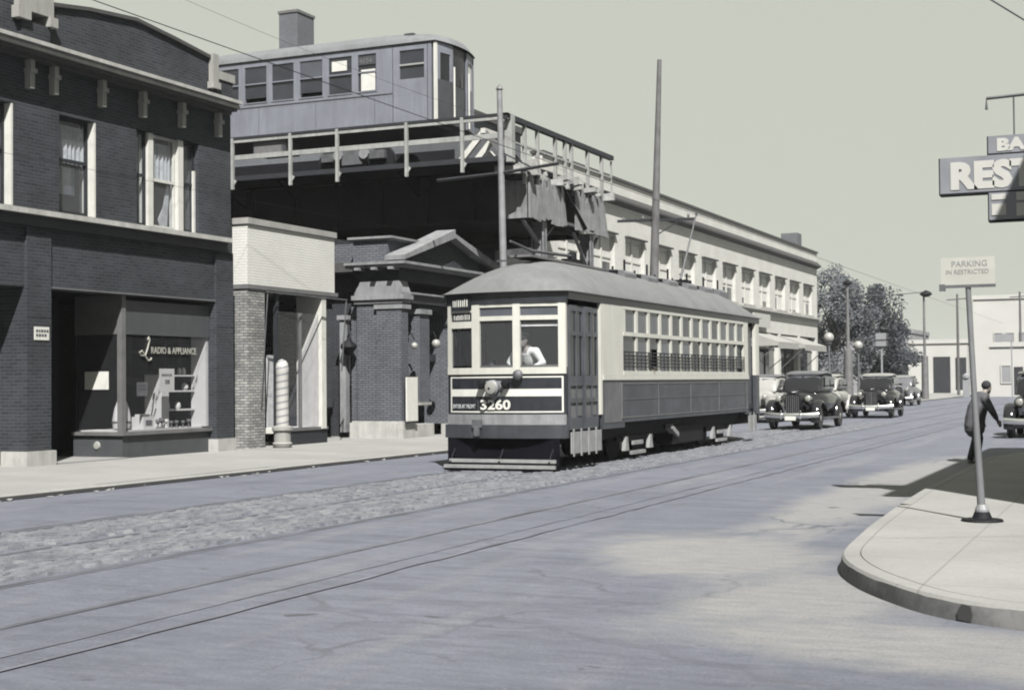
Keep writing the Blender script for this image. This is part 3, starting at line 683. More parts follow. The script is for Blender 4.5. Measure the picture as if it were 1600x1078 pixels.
MB().prism([(YE0 + .1, 4.805), (YE1 - .1, 4.805), (YC, 5.615)], 'x', XS - .29, XS + .02).build('tympanum', 'brick_shade', T)  # shadow of the pediment put into a darker brick
wall_x(XS - .35, 33.67, 41.2, .15, 3.72, [(33.75, 34.3, .9, 3.4), (34.95, 36.3, .152, 3.6), (37.0, 38.4, .152, 3.5)], .9).build('front_wall', 'brick_station', T)
box('pilaster', 'brick_station', T, XS - .348, XS + .02, 34.32, 34.90, 1.08, 3.45)
box('pilaster_cap', 'stone_grey', T, XS - .345, XS + .08, 34.27, 34.95, 3.45, 3.58)
box('pilaster_foot', 'stone_white', T, XS - .345, XS + .06, 34.29, 34.93, 1.0, 1.078)
box('pilaster', 'brick_station', T, XS - .348, XS - .10, 36.31, 36.98, .46, 3.5)
box('transom_bar', 'wood_dark', T, XS - .9, XS - .5, 34.96, 36.29, 2.2, 2.4)
box('doors', 'interior_dark', T, -19.4, -19.35, 34.4, 41.0, .152, 3.7)
for y, z, nm in ((33.72, 2.58, 'a'), (34.98, 2.66, 'b')):
    L_ = thing('globe_lamp', 'white globe lamp nearest the station corner pier' if nm == 'a' else 'white globe lamp beside the station entrance pilaster', 'lamp', (XS, y, z), 'globe lamps at the station entrance')
    MB().sphere((XS + .18, y, z), .12 if nm == 'b' else .09, 16).build('globe', 'globe', L_, True)
    MB().tube([(XS - .06, y, z + .3), (XS + .1, y, z + .32), (XS + .18, y, z + .16)], .018, 6).build('bracket', 'black_iron', L_)
for X, Y, lab in ((-19.5, 33.2, 'black iron lantern on bracket left of the station corner pier'), (XS + .05, 36.7, 'black iron lantern at the station entrance beside the tram')):
    L_ = thing('wall_lantern', lab, 'lamp', (X, Y, 2.6))
    MB().lathe([(.0, -.28), (.10, -.24), (.22, -.06), (.20, .02), (.05, .14), (0, .2)], (X, Y, 2.62), 10).build('shade', 'black_iron', L_, True)
    MB().tube([(X, Y + .1, 3.3), (X, Y - .02, 3.2), (X, Y, 2.8)], .02, 6).build('bracket', 'black_iron', L_)
dp = MB().box(-19.86, -19.68, YS + .05, YS + .25, .3, 3.3).box(-19.92, -19.62, YS, YS + .3, 3.3, 3.42).build('drain_pipe', 'stone_grey'); tag(dp, 'pale boxed downpipe at the recess left of the station pier', 'pipe')
bd = thing('notice_board', 'tall narrow white board standing against the station pier', 'sign', (XS + .2, 33.5, .5))
MB().box(XS + .20, XS + .24, 33.18, 33.78, .60, 1.75).build('board', 'paper', bd)
MB().box(XS + .185, XS + .23, 33.16, 33.80, .56, .598).box(XS + .19, XS + .2, 33.16, 33.80, .6, 1.77).build('frame', 'wood_dark', bd)
# low annex under the viaduct
A = thing('low_annex', 'low pale building beyond the station under the end of the viaduct', 'building', (FX, 43, .15))
wall_x(FX + .003, 41.3, 44.3, .15, 5.75, [(42.2, 43.3, 2.6, 5.0), (42.0, 43.8, .4, 2.2)], .3).build('wall', 'brick_cream', A)
box('side_wall', 'brick_grey', A, -32, FX - .298, 41.3, 44.3, .15, 5.7)
for z0, z1 in ((2.6, 5.0), (.4, 2.2)): MB().box(FX - .2, FX - .19, 42.0, 43.8, z0, z1).build('pane', 'pane_grey', A)

# ================================================================== VIADUCT
V = thing('elevated_viaduct', 'black steel elevated railway viaduct ending over the left pavement', 'viaduct', (-16.2, 39.8, 0))
VX, VY0, VY1 = -16.0, 35.7, 44.1
box('deck', 'girder_black', V, -70, VX - .05, VY0 + .05, VY1, 7.60, 7.74)
box('deck_edge', 'wood_dark', V, -70, VX, VY0, VY0 + .049, 7.64, 7.78)
for Y in (37.1, 43.0):
    MB().box(-70, -16.75, Y, Y + .06, 6.2, 7.598).box(-70, -16.75, Y - .14, Y + .2, 6.16, 6.22).box(-70, -16.75, Y - .14, Y + .2, 7.52, 7.597).build('girder', 'girder_black', V)
x = -17.6
while x > -40:
    box('stiffener', 'girder_black', V, x - .04, x + .04, 36.96, 37.098, 6.222, 7.518); x -= 1.5
box('end_girder', 'girder_black', V, -16.78, -16.70, 37.17, 42.98, 6.22, 7.59)
box('soffit', 'girder_black', V, -70, -17.0, 37.2, 42.9, 6.30, 6.36)
x = -17.4
while x > -34:
    MB().prism([(VY0 + .1, 7.58), (37.09, 7.58), (37.09, 7.0)], 'x', x - .03, x + .03).build('bracket', 'girder_black', V); x -= 2.0
for X in (-16.25, -26.0, -36.0):
    for Y in (38.6, 42.45):
        MB().box(X - .18, X + .18, Y - .02, Y + .02, 0.1, 6.25).box(X - .18, X - .16, Y - .16, Y + .16, .1, 6.25).box(X + .16, X + .18, Y - .16, Y + .16, .1, 6.25).build('column', 'pole_steel' if X > -20 else 'girder_black', V)
for (a, b_) in (((VX - .25, 38.6, 5.6), (VX - .25, 37.4, 6.2)), ((VX - .25, 38.6, 5.6), (VX - .25, 39.6, 6.2)), ((VX - .25, 42.45, 5.2), (VX - .25, 41.3, 6.2)), ((VX - .25, 42.45, 5.4), (VX - .25, 43.4, 6.2))):
    MB().bar(a, b_, .10, .05).build('knee_brace', 'pole_steel', V)
MB().bar((VX + .05, 39.75, 7.4), (VX + .1, 41.5, 6.30), .09, .06).build('diagonal_brace', 'girder_black', V)
MB().bar((VX - .02, 39.6, 6.36), (VX - .02, 43.0, 6.3), .08, .08).build('tie_bar', 'grey_iron', V)
# railings: posts hang below the deck edge like brackets
def post(x, y, w_, z0, z1, nm='railing_post'):
    MB().box(x - w_/2, x + w_/2, y - w_/2, y + w_/2, z0, z1).build(nm, 'railing_paint', V)
for x in (-26.6, -24.87, -22.85, -21.27, -19.02, -17.28):
    post(x, VY0 - .06, .085, 7.38, 8.90); MB().prism([(x - .02, 7.40), (x + .13, 7.62), (x - .02, 7.72)], 'y', VY0 - .055, VY0 - .02).build('post_foot', 'railing_paint', V)
MB().box(-40, VX + .1, VY0 - .08, VY0 + .06, 8.86, 8.93).build('top_rail', 'wood_dark', V)
MB().box(-40, VX + .1, VY0 - .06, VY0 + .02, 8.76, 8.858).build('under_rail', 'railing_paint', V)
MB().box(-40, VX - .1, VY0 - .02, VY0 + .04, 8.26, 8.40).build('mid_rail', 'railing_paint', V)
post(VX + .02, VY0 + .25, .22, 7.62, 8.9)
for y in (36.96, 37.88, 39.23, 40.0, 40.52, 41.89, 43.15):
    post(VX + .02, y, .10, 7.15 if y in (36.96, 37.88, 39.23) else 7.5, 8.80)
post(VX + .02, 44.05, .05, 7.6, 8.75)
MB().box(VX - .06, VX + .1, VY0 - .08, 44.1, 8.78, 8.92).build('top_rail', 'wood_dark', V)
MB().box(VX - .02, VX + .04, VY0 + .4, 44.05, 8.18, 8.24).build('mid_rail', 'railing_paint', V)
# timber ends sticking out under the deck
y = 36.3; k = 0
while y < 44.0:
    L_ = random.uniform(.1, .5); h = random.uniform(.12, .24); dz = random.uniform(-.05, .12)
    MB().bar((VX - .6, y, 7.48 + dz), (VX + L_ - .1, y + random.uniform(-.2, .35), 7.52 + dz + random.uniform(-.06, .12)), random.uniform(.12, .3), h).build('tie_end', random.choice(['timber', 'timber', 'railing_paint', 'board_wood']), V)
    y += random.uniform(.24, .42); k += 1
for y in (36.6, 38.4, 39.7, 41.0, 42.4):
    box('stringer', 'girder_black', V, VX - .5, VX - .1, y, y + .8, 7.28, 7.45)
# vertical board skirts hung under the end, ragged at the top
for ya, yb in ((37.2, 39.95), (40.75, 43.55)):
    y = ya; i = 0
    while y < yb - .02:
        w_ = random.uniform(.13, .21); w_ = min(w_, yb - y)
        zt = 7.36 + (0.12 if i % 3 == 0 else -.16 if i % 3 == 2 else 0) + random.uniform(-.06, .06)
        fl = (y - ya) / (yb - ya)
        zb = 6.22 + random.uniform(-.04, .03) + (.10 if fl > .4 and fl < .55 else 0)
        o = MB().prism([(y + .006 + .02*fl, zb), (y + w_ - .006 + .12*fl*fl, zb), (y + w_ - .004 - .25*fl*fl, zt), (y + .004 - .25*fl*fl, zt - random.uniform(-.1, .1))], 'x', VX + random.uniform(0, .03), VX + .05 + random.uniform(0, .02))
        o.build('board', 'board_wood', V); y += w_; i += 1
x = VX
while x > -17.1:
    MB().prism([(x - .17, 6.22), (x - .004, 6.22), (x - .004, 7.45), (x - .17, 7.45)], 'y', 37.14, 37.18).build('board', 'board_wood', V); x -= .175
box('dark_backing', 'girder_black', V, -70, -21.5, 43.7, 43.76, 7.742, 9.5)  # added black sheet, darkens the gap under the railway car
# track rails on the deck
for Y in (38.15, 39.6):
    box('running_rail', 'grey_iron', V, -70, -17.6, Y - .03, Y + .03, 7.742, 7.86)
# bumping post
Bp = thing('bumping_post', 'white timber bumping post frame at the end of the elevated track', 'buffer', (-17.1, 37, 7.74))
for Y in (36.6, 37.4):
    MB().bar((-17.85, Y, 7.80), (-17.05, Y, 8.66), .16, .10, (0, 1, 0)).build('raker', 'white_paint', Bp)
    MB().bar((-17.05, Y, 8.66), (-16.3, Y, 7.80), .14, .10, (0, 1, 0)).build('raker', 'wood_mid', Bp)
MB().bar((-17.05, 36.5, 8.66), (-17.05, 37.5, 8.66), .14, .14).build('head_beam', 'white_paint', Bp)
MB().prism([(-17.35, 7.82), (-16.75, 7.82), (-17.05, 8.15)], 'y', 36.9, 37.1).build('footing', 'white_paint', Bp)

# ================================================================== ELEVATED RAILWAY CAR
EC = thing('elevated_rail_car', 'grey elevated railway car standing on the viaduct above the shops', 'rail car', (-26, 39, 7.86))
EY0, EY1, EXF, EXB = 37.6, 40.25, -19.12, -34.0
cw = (EY0 + EY1) / 2
ew = [(-25.77, -24.97), (-24.76, -23.98), (-23.75, -22.95), (-22.72, -21.92), (-21.70, -21.08)]
more_w = [(-26.80, -26.0), (-27.83, -27.03), (-28.86, -28.06), (-29.9, -29.1), (-30.9, -30.1), (-31.95, -31.15)]
ops = [(a, b_, 10.36, 11.48) for a, b_ in ew + more_w] + [(-20.28, -19.46, 10.60, 11.46)]
def wall_y(Yp, x0, x1, z0, z1, ops, t):
    mb = wall_x(0, x0, x1, z0, z1, ops, t); mb.v = [(v[1], Yp - v[0], v[2]) for v in mb.v]; return mb
wall_y(EY0, EXB, EXF - .1, 9.28, 11.64, ops, .09).build('side', 'el_body', EC)
box('side', 'el_body', EC, EXB, EXF - .1, EY1 - .09, EY1, 9.28, 11.64)
box('floor', 'el_dark', EC, EXB, EXF - .12, EY0 + .09, EY1 - .09, 9.2, 9.4)
box('back_end', 'el_body', EC, EXB, EXB + .1, EY0 + .09, EY1 - .09, 9.4, 11.64)
box('interior', 'el_dark', EC, EXB + .12, EXF - .6, cw - .05, cw + .05, 9.4, 11.6)
for (a, b_) in ew + more_w:
    f = MB().box(a, b_, EY0 - .012, EY0 + .03, 10.92, 10.96).build('window', 'el_body', EC)
    MB().box(a - .03, b_ + .03, EY0 - .02, EY0, 10.325, 10.36).build('sill', 'el_body', f)
    MB().box(a, b_, EY0 + .035, EY0 + .042, 10.96, 11.48).build('pane', 'pane_grey' if a == -23.75 else 'pane_mid', f)
    MB().box(a, b_, EY0 + .045, EY0 + .052, 10.5 if a in (-25.77, -23.75) else 10.36, 10.92).build('pane', 'pane_mid', f)
box('window_card', 'blind', EC, -22.62, -22.10, EY0 + .010, EY0 + .03, 11.06, 11.36)
box('window_card', 'blind', EC, -21.60, -21.12, EY0 + .010, EY0 + .03, 10.38, 11.02)
box('number_board', 'el_dark', EC, -21.69, -21.09, EY0 - .004, EY0 + .02, 11.16, 11.42)
text('4154', .22, (-21.65, EY0 - .006, 11.21), FACE_Y, 'wood_mid', 'number', EC, .004, .002, 1.0)
f = MB().box(-20.28, -19.46, EY0 - .01, EY0 + .03, 11.0, 11.05).build('window', 'railing_paint', EC)
MB().box(-20.28, -19.46, EY0 + .035, EY0 + .042, 11.05, 11.46).build('pane', 'pane_mid', f)
MB().box(-20.28, -19.46, EY0 + .045, EY0 + .052, 10.60, 11.0).build('pane', 'pane_mid', f)
mb = MB()
for a, b_, c_, d_ in ((-20.52, -20.50, 9.3, 11.62), (-19.36, -19.34, 9.3, 11.62), (-20.5, -19.36, 11.60, 11.62)): mb.box(a, b_, EY0 - .008, EY0 + .001, c_, d_)
mb.build('end_panel_seam', 'el_dark', EC)
x_ = -33.5
while x_ < -20.6:
    box('side_seam', 'el_dark', EC, x_, x_ + .012, EY0 - .004, EY0 + .001, 9.30, 10.19); x_ += 2.06
mb = MB(); x_ = -33.4
while x_ < -19.5: mb.box(x_, x_ + .03, EY0 - .008, EY0 + .001, 9.34, 9.37).box(x_, x_ + .03, EY0 - .008, EY0 + .001, 10.13, 10.16); x_ += .17
o = mb.build('rivets', 'el_body', EC); o['kind'] = 'stuff'
box('belt_rail', 'el_dark', EC, EXB, -20.53, EY0 - .015, EY0, 10.20, 10.225)
box('eave_trim', 'el_dark', EC, EXB, EXF - .05, EY0 - .03, EY0 + .05, 11.64, 11.67)
# bowed front end facing the street
def bow(y): return EXF + .22 * (1 - ((y - cw) / ((EY1 - EY0) / 2)) ** 2)
def bowpanel(ya, yb, z0, z1, off, nm, mtl, par, n=5, t=.05):
    rs = []
    for i in range(n + 1):
        y_ = ya + (yb - ya) * i / n; x_ = bow(y_) + off
        rs.append([(x_, y_, z0), (x_, y_, z1), (x_ - t, y_, z1), (x_ - t, y_, z0)])
    return MB().rings(rs).build(nm, mtl, par)
bowpanel(EY0, EY0 + .10, 9.28, 11.64, .02, 'corner_post', 'white_paint', EC, 2)
bowpanel(EY1 - .10, EY1, 9.28, 11.64, .02, 'corner_post', 'el_body', EC, 2)
for ya, yb, wn in ((EY0 + .10, 38.45, 1), (39.4, EY1 - .10, 2)):
    bowpanel(ya, yb, 9.28, 10.55, 0, 'front_panel', 'el_dark' if wn == 1 else 'el_body', EC)
    bowpanel(ya, yb, 11.35, 11.64, 0, 'front_panel', 'el_body', EC)
    f = bowpanel(ya, ya + .14, 10.55, 11.35, 0, 'window', 'el_body', EC, 2)
    bowpanel(ya + .14, yb - .14, 10.55, 11.35, -.03, 'pane', 'pane_dark' if wn == 1 else 'paper', f, 3, .01)  # right half paler: light put into panel and pane colour
    bowpanel(yb - .14, yb, 10.55, 11.35, 0, 'front_panel', 'el_body', EC, 2)
d_ = bowpanel(38.45, 39.4, 9.28, 11.64, -.06, 'end_door', 'el_dark', EC)
bowpanel(38.6, 39.25, 10.5, 11.4, -.05, 'door_window', 'pane_dark', d_, 3, .01)
for Y in (38.42, 39.42): MB().tube([(bow(Y) + .06, Y, 9.3), (bow(Y) + .06, Y, 11.0)], .03, 6).build('handrail', 'white_paint', EC)
# arched roof with rounded hood end
rs = []
for i in range(30):
    t = i / 29; x_ = EXB + (EXF + .30 - EXB) * t if t < .86 else None
    if x_ is None:
        u = (t - .86) / .14; x_ = EXB + (EXF + .30 - EXB) * (.86 + .14 * math.sin(u * math.pi / 2)) ; k = math.cos(u * math.pi / 2)
    else: k = 1
    row = []
    for j in range(17):
        a = math.pi * j / 16; yy = cw - (EY1 - EY0 + .12) / 2 * math.cos(a)
        xx = x_ - max(0, (abs(yy - cw) / 1.38) ** 2) * .25 * (1 if t > .85 else 0)
        row.append((xx, yy, 11.66 + .52 * math.sin(a) ** .8 * (k ** .8 if k > 0 else 0)))
    rs.append(row)
MB().rings(rs, cap=False, closed=False).build('roof', 'el_roof', EC, True)
MB().box(-20.2, -19.9, 37.75, 37.95, 11.93, 12.0).build('roof_marker', 'el_dark', EC)
for X in (-22.0, -31.5):
    tr = MB().box(X - 1.1, X + 1.1, 37.75, 37.9, 8.35, 8.6).box(X - .35, X + .35, 37.7, 37.9, 8.2, 8.75).build('truck', 'grey_iron', EC)
    for dx in (-.9, .9):
        for Y in (38.0, 39.6): MB().lathe([(.1, -.07), (.42, -.06), (.42, .04), (.45, .06), (.1, .07)], (X + dx, Y, 8.31), 18, 'y').build('wheel', 'black_iron', tr)
    for dx in (-.45, .45): MB().lathe([(.16, -.05), (.16, .05)], (X + dx, 37.68, 8.5), 10, 'y').build('axle_box', 'pole_steel', tr)
box('equipment_box', 'el_dark', EC, -25.6, -24.4, 37.8, 38.6, 8.75, 9.15)
box('air_tank', 'wood_mid', EC, -25.5, -24.5, 37.70, 37.79, 8.72, 9.0)
# chimney behind the railway car
HB = thing('background_block', 'tall block hidden behind the railway car with a brick chimney on its roof', 'building', (-36, 55, 0))
box('wall', 'brick_grey', HB, -44, -27, 50.6, 62, 0, 13.2)
MB().box(-44.2, -26.8, 50.4, 62.2, 13.2, 13.5).build('roof', 'coping_dark', HB)
ch = box('chimney', 'brick_grey', HB, -33.1, -32.2, 50.8, 52.1, 13.5, 17.05)
MB().box(-33.14, -32.16, 50.76, 52.14, 17.05, 17.16).build('chimney_cap', 'wood_mid', ch)

# ================================================================== FAR COMMERCIAL BLOCK
D = thing('commercial_block', 'long pale two storey commercial block with dark cornice down the street', 'building', (FX, 66, .15))
DY0, DY1 = 44.45, 87.8
cs = [47.0 + 3.47 * i for i in range(12)]
ops = [(c - 1.15, c + 1.15, 5.42, 7.12) for c in cs]
shops = [(45.0 + 4.75 * i, 49.2 + 4.75 * i) for i in range(9)]
wall_x(FX, DY0, DY1, 5.0, 8.3, ops, .4).build('wall', 'brick_cream', D)
wall_x(FX, DY0, DY1, .15, 4.998, [(a, b_, .5, 4.1) for a, b_ in shops], .4).build('shopfront_wall', 'brick_cream', D)
box('side_wall', 'brick_grey', D, -34, FX - .402, DY0, DY1, .15, 8.4)
box('parapet', 'brick_cream', D, FX - .35, FX + .02, DY0, DY1, 8.62, 9.26)
box('coping', 'coping_dark', D, FX - .4, FX + .10, DY0 - .05, DY1 + .05, 9.262, 9.36)
MB().prism([(FX - .02, 8.30), (FX + .18, 8.40), (FX + .26, 8.42), (FX + .26, 8.50), (FX + .02, 8.74), (FX - .02, 8.74)], 'y', DY0 - .1, DY1 + .15).build('cornice', 'cornice_tile', D)
MB().box(FX + .003, FX + .10, DY0, DY1, 5.06, 5.20).box(FX + .003, FX + .22, DY0, DY1, 5.20, 5.30).build('string_course', 'stone', D)
for c in cs:
    X = FX - .15
    f = MB().box(X - .06, X, c - 1.15, c - 1.05, 5.42, 7.12).box(X - .06, X, c + 1.05, c + 1.15, 5.42, 7.12).box(X - .058, X + .02, c - .07, c + .07, 5.42, 7.12).box(X - .055, X - .004, c - 1.05, c + 1.05, 7.02, 7.12).box(X - .055, X + .01, c - 1.05, c + 1.05, 6.25, 6.32).build('window', 'white_paint', D)
    for s in (-1, 1):
        a, b_ = (c - 1.05, c - .07) if s < 0 else (c + .07, c + 1.05)
        MB().box(X - .045, X - .035, a, b_, 5.42, 7.02).build('pane', 'pane_mid', f)
        zb = random.choice([5.6, 5.75, 5.45, 6.1, 5.5])
        MB().box(X - .03, X - .022, a + .03, b_ - .03, zb, 7.0).build('blind', 'blind', f)
    box('sill', 'stone', D, FX - .2, FX + .12, c - 1.22, c + 1.22, 5.33, 5.418)
    box('hood', 'coping_dark', D, FX + .003, FX + .14, c - 1.2, c + 1.2, 7.16, 7.22)
for i, (a, b_) in enumerate(shops):
    f = MB().box(FX - .3, FX - .22, a, b_, .5, .62).box(FX - .3, FX - .22, a, b_, 3.2, 3.3).box(FX - .3, FX - .22, (a + b_)/2 - .05, (a + b_)/2 + .05, .62, 3.2).build('shopfront', 'wood_dark', D)
    for q in ((a, (a + b_)/2 - .05), ((a + b_)/2 + .05, b_)): MB().box(FX - .27, FX - .26, q[0], q[1], .62, 4.1).build('pane', 'pane_dark', f)
box('chimney', 'brick_grey', D, -20.3, -19.3, 85.8, 86.9, 8.4, 10.4)
def awning(y0, y1, zt, zb, out_, label):
    a = thing('awning', label, 'awning', (FX, (y0 + y1)/2, zb))
    MB().prism([(FX + .01, zt), (FX + .01, zt - .05), (FX + out_, zb - .04), (FX + out_, zb)], 'y', y0, y1).build('canvas', 'canvas_awning', a)
    MB().box(FX + out_ - .01, FX + out_ + .012, y0, y1, zb - .32, zb - .001).build('valance', 'canvas_awning', a)
    for y in (y0, y1): MB().prism([(FX + .01, zt), (FX + out_, zb), (FX + out_, zb - .2), (FX + .01, zb - .2)], 'y', y - .01, y + .01).build('side_flap', 'canvas_awning', a)
    for y in (y0 + .05, y1 - .05): MB().bar((FX + out_, y, zb - .1), (FX + .05, y, 2.2), .04).build('arm', 'grey_iron', a)
awning(71.0, 75.5, 4.05, 3.5, 1.6, 'white canvas awning on the pale block nearest the tram')
awning(78.0, 83.5, 4.0, 3.5, 1.4, 'white canvas awning at the far end of the pale block')
sg = MB().box(FX + .25, FX + .33, 71.2, 74.6, 4.30, 5.0).box(FX + .0, FX + .25, 71.3, 71.4, 4.5, 4.6).box(FX, FX + .25, 74.4, 74.5, 4.5, 4.6).build('shop_sign', 'sign_white'); tag(sg, 'white shop signboard above the nearer awning of the pale block', 'sign')

# ================================================================== POLES
P1 = thing('steel_pole', 'slim pale steel trolley pole standing in front of the viaduct end', 'pole', (-15.15, 33.5, .15))
MB().tube([(-15.15, 33.62, .1), (-15.15, 33.6, 4.5), (-15.17, 33.5, 9.1)], [.11, .095, .07], 12).build('shaft', 'pole_steel', P1, True)
MB().lathe([(.10, 0), (.06, .08), (0, .14)], (-15.17, 33.5, 9.1), 10).build('cap', 'wood_mid', P1)
MB().box(-15.32, -15.0, 33.4, 33.75, .1, .3).build('base', 'black_iron', P1)
MB().tube([(-17.0, 33.55, 6.88), (-15.2, 33.55, 6.95), (-13.6, 33.6, 7.10)], .045, 6).build('bracket_arm', 'wood_dark', P1)
MB().bar((-15.17, 33.55, 7.5), (-14.3, 33.57, 7.03), .035).build('arm_stay', 'wood_dark', P1)
P2 = thing('wooden_pole', 'tall tapering wooden utility pole rising behind the tram roof', 'pole', (-15.2, 46.2, .15))
MB().tube([(-15.2, 45.9, .1), (-15.2, 46.0, 5), (-15.2, 46.85, 12.55)], [.175, .155, .075], 12).build('shaft', 'pole_wood', P2, True)
MB().bar((-16.6, 46.35, 7.05), (-13.9, 46.45, 7.0), .07, .09).build('crossarm', 'wood_dark', P2)
MB().bar((-15.2, 46.3, 6.5), (-14.4, 46.42, 6.98), .035).build('arm_stay', 'wood_dark', P2)
for x in (-16.4, -15.7, -14.1): MB().lathe([(.03, 0), (.05, .04), (.03, .12), (0, .14)], (x, 46.4, 7.06), 8).build('insulator', 'grey_iron', P2)

# ================================================================== TRAM
TX, TY = -10.63, 23.45
TL = 13.9; HW = 1.27
TR = thing('streetcar', 'dark and cream streetcar number 3260 running on the near side of the street', 'tram', (TX, TY, 0))
TR.scale = (0.962, 1, 1)
def fy(x): return .24 * (abs(x) / 1.25) ** 2.2
def tb(mb, nm, mtl, par=None, smooth=False):      # geometry in tram frame
    o = mb.build(nm, mtl, None, smooth); par = par or TR; o.parent = par
    o.matrix_parent_inverse = Matrix.Identity(4); return o
def fp(x0, x1, z0, z1, off, nm, mtl, par=None, t=.05, n=8, rear=False):
    rs = []
    for i in range(n + 1):
        x_ = x0 + (x1 - x0) * i / n; y_ = fy(x_) - off
        if rear: a, b_ = TL - y_, TL - y_ - t
        else: a, b_ = y_, y_ + t
        rs.append([(x_, a, z0), (x_, a, z1), (x_, b_, z1), (x_, b_, z0)])
    return tb(MB().rings(rs), nm, mtl, par)
def tbox(nm, mtl, par, *a): return tb(MB().box(*a), nm, mtl, par)
FW = 1.21
for rear in (False, True):
    kw = dict(rear=rear)
    dash = fp(-FW, FW, 1.02, 1.74, 0, 'dash', 'tram_green', **kw)
    fp(-FW, FW, .84, 1.02, .04, 'apron', 'tram_apron', **kw)
    fp(-FW - .03, FW + .03, .60, .839, .10, 'bumper', 'tram_bumper', t=.12, **kw)
    fp(-FW, FW, 1.742, 1.86, .03, 'window_sill', 'cream_paint', **kw)
    fp(-FW - .02, FW + .02, 3.0, 3.21, .03, 'letterboard', 'tram_green', **kw)
    # posts: (x0, x1)
    for a, b_ in ((-FW, -1.12), (-.62, -.45), (.24, .38), (1.08, FW)):
        fp(a, b_, 1.861, 2.998, .02, 'window_post', 'cream_paint', n=2, t=.07, **kw)
    # left bay: window and sign boxes
    fp(-1.119, -.621, 2.58, 2.70, .01, 'window_rail', 'cream_paint', n=3, **kw)
    fp(-1.119, -.621, 2.86, 2.90, .01, 'window_rail', 'cream_paint', n=3, **kw)
    w_ = fp(-1.119, -.621, 1.90, 2.578, -.02, 'window', 'glass_tram', n=3, t=.006, **kw)
    s1 = fp(-1.10, -.64, 2.901, 3.16, .045, 'destination_sign', 'tram_green', n=3, **kw)
    s2 = fp(-1.10, -.64, 2.701, 2.858, 0, 'route_sign', 'tram_green', n=3, **kw)
    if not rear:
        for (sg_, z0, z1, off) in ((s1, 2.97, 3.11, .049), (s2, 2.73, 2.83, .004)):
            mb = MB(); x_ = -1.05
            while x_ < -.69:
                w0 = random.uniform(.010, .020); hh = random.uniform(.75, 1.0)
                mb.box(x_, x_ + w0, fy(x_) - off - .002, fy(x_) - off + .004, z0, z0 + (z1 - z0) * hh); x_ += w0 + random.uniform(.024, .038)
            tb(mb, 'sign_letters', 'stroke_white', sg_)
    for a, b_ in ((-.449, .239), (.381, 1.079)):
        fp(a, b_, 2.70, 2.78, .01, 'window_rail', 'cream_paint', n=3, **kw)
        fp(a, b_, 2.94, 2.998, .01, 'window_rail', 'cream_paint', n=3, **kw)
        fp(a, b_, 2.781, 2.938, -.02, 'transom_pane', 'pane_grey', n=3, t=.006, **kw)
        fp(a, b_, 1.90, 2.698, -.02, 'window', 'glass_tram', n=3, t=.006, **kw)
    fp(.40, 1.06, 2.585, 2.615, -.005, 'sash_bar', 'curtain', n=3, t=.02, **kw)
    fp(-.449, .239, 1.862, 1.90, -.01, 'sash_foot', 'grey_iron', n=3, **kw); fp(.381, 1.079, 1.862, 1.90, -.01, 'sash_foot', 'grey_iron', n=3, **kw)
    # painted frame and white band
    L0, L1 = -1.15, 1.16
    for nm, a, b_, c_, d_ in (('panel_line', L0, L1, 1.675, 1.70), ('panel_line', L0, L1, 1.055, 1.08), ('panel_line', L0, L0 + .03, 1.08, 1.675), ('panel_line', L1 - .03, L1, 1.08, 1.675), ('white_band', L0 + .03, L1 - .03, 1.345, 1.475), ('panel_seam', -.50, -.495, 1.08, 1.345)):
        fp(a, b_, c_, d_, .004, nm, 'stroke_white' if nm != 'panel_seam' else 'wood_mid', t=.006, **kw)
NUM = text('3260', .235, (TX - .42, TY - .018, 1.115), FACE_Y, 'stroke_white', 'fleet_number', TR, .007, .004, 1.28)
mb = MB()                       # slab serifs that give the numerals their heavy look
text('ENTER AT FRONT', .105, (TX - 1.04, TY + .146, 1.13), (R(90), 0, R(-13.5)), 'curtain', 'door_notice', TR, .001, .004, .62)
tb(MB().lathe([(.0, -.16), (.10, -.15), (.135, -.12), (.14, -.02), (.10, .06)], (-.14, -.03, 1.50), 20, 'y'), 'headlight', 'pole_steel', None, True)
hl = [o for o in TR.children if o.name.startswith('headlight')][-1]
tb(MB().lathe([(.0, -.175), (.08, -.172), (.112, -.16), (.112, -.15)], (-.14, -.03, 1.50), 20, 'y'), 'lens', 'lamp_glass', hl, True)
tb(MB().lathe([(0, -.186), (.02, -.184), (.022, -.17)], (-.16, -.03, 1.49), 8, 'y'), 'bulb', 'black_iron', hl)
tb(MB().prism([(-.33, 1.62), (.06, 1.62), (.02, 1.42), (-.14, 1.26), (-.30, 1.42)], 'y', -.03, -.006), 'headlight_bracket', 'pole_steel')
for x_ in (-.36, .12): tb(MB().lathe([(.0, -.12), (.07, -.11), (.08, -.03), (.05, .03)], (x_, -.03, 1.575), 14, 'y'), 'marker_lamp', 'black_iron', None, True)
tb(MB().lathe([(.0, -.12), (.045, -.115), (.09, -.08), (.10, -.03), (.05, .03)], (.36, -.02, 1.72), 16, 'y'), 'gong', 'grey_iron', None, True)
tb(MB().box(-.56, -.36, -.115, -.085, .79, .93).box(-.50, -.40, -.16, -.10, .64, .80), 'coupler_pocket', 'grey_iron')
# fender / lifeguard in front
fd = tb(MB().bar((-1.03, -.10, .20), (1.12, -.10, .20), .05, .06).bar((-1.08, -.22, .105), (1.16, -.22, .105), .06, .06), 'fender', 'step_paint')
tb(MB().box(-1.08, 1.16, -.235, .3, .03, .068).box(-1.15, 1.12, .06, .10, .07, .60), 'fender_apron', 'interior_dark', fd)  # near-black plates, colour also stands in for shade below the bumper
for x_ in (-1.0, 0, 1.0): tb(MB().bar((x_, -.14, .16), (x_, .2, .55), .03), 'fender_strut', 'black_iron', fd)
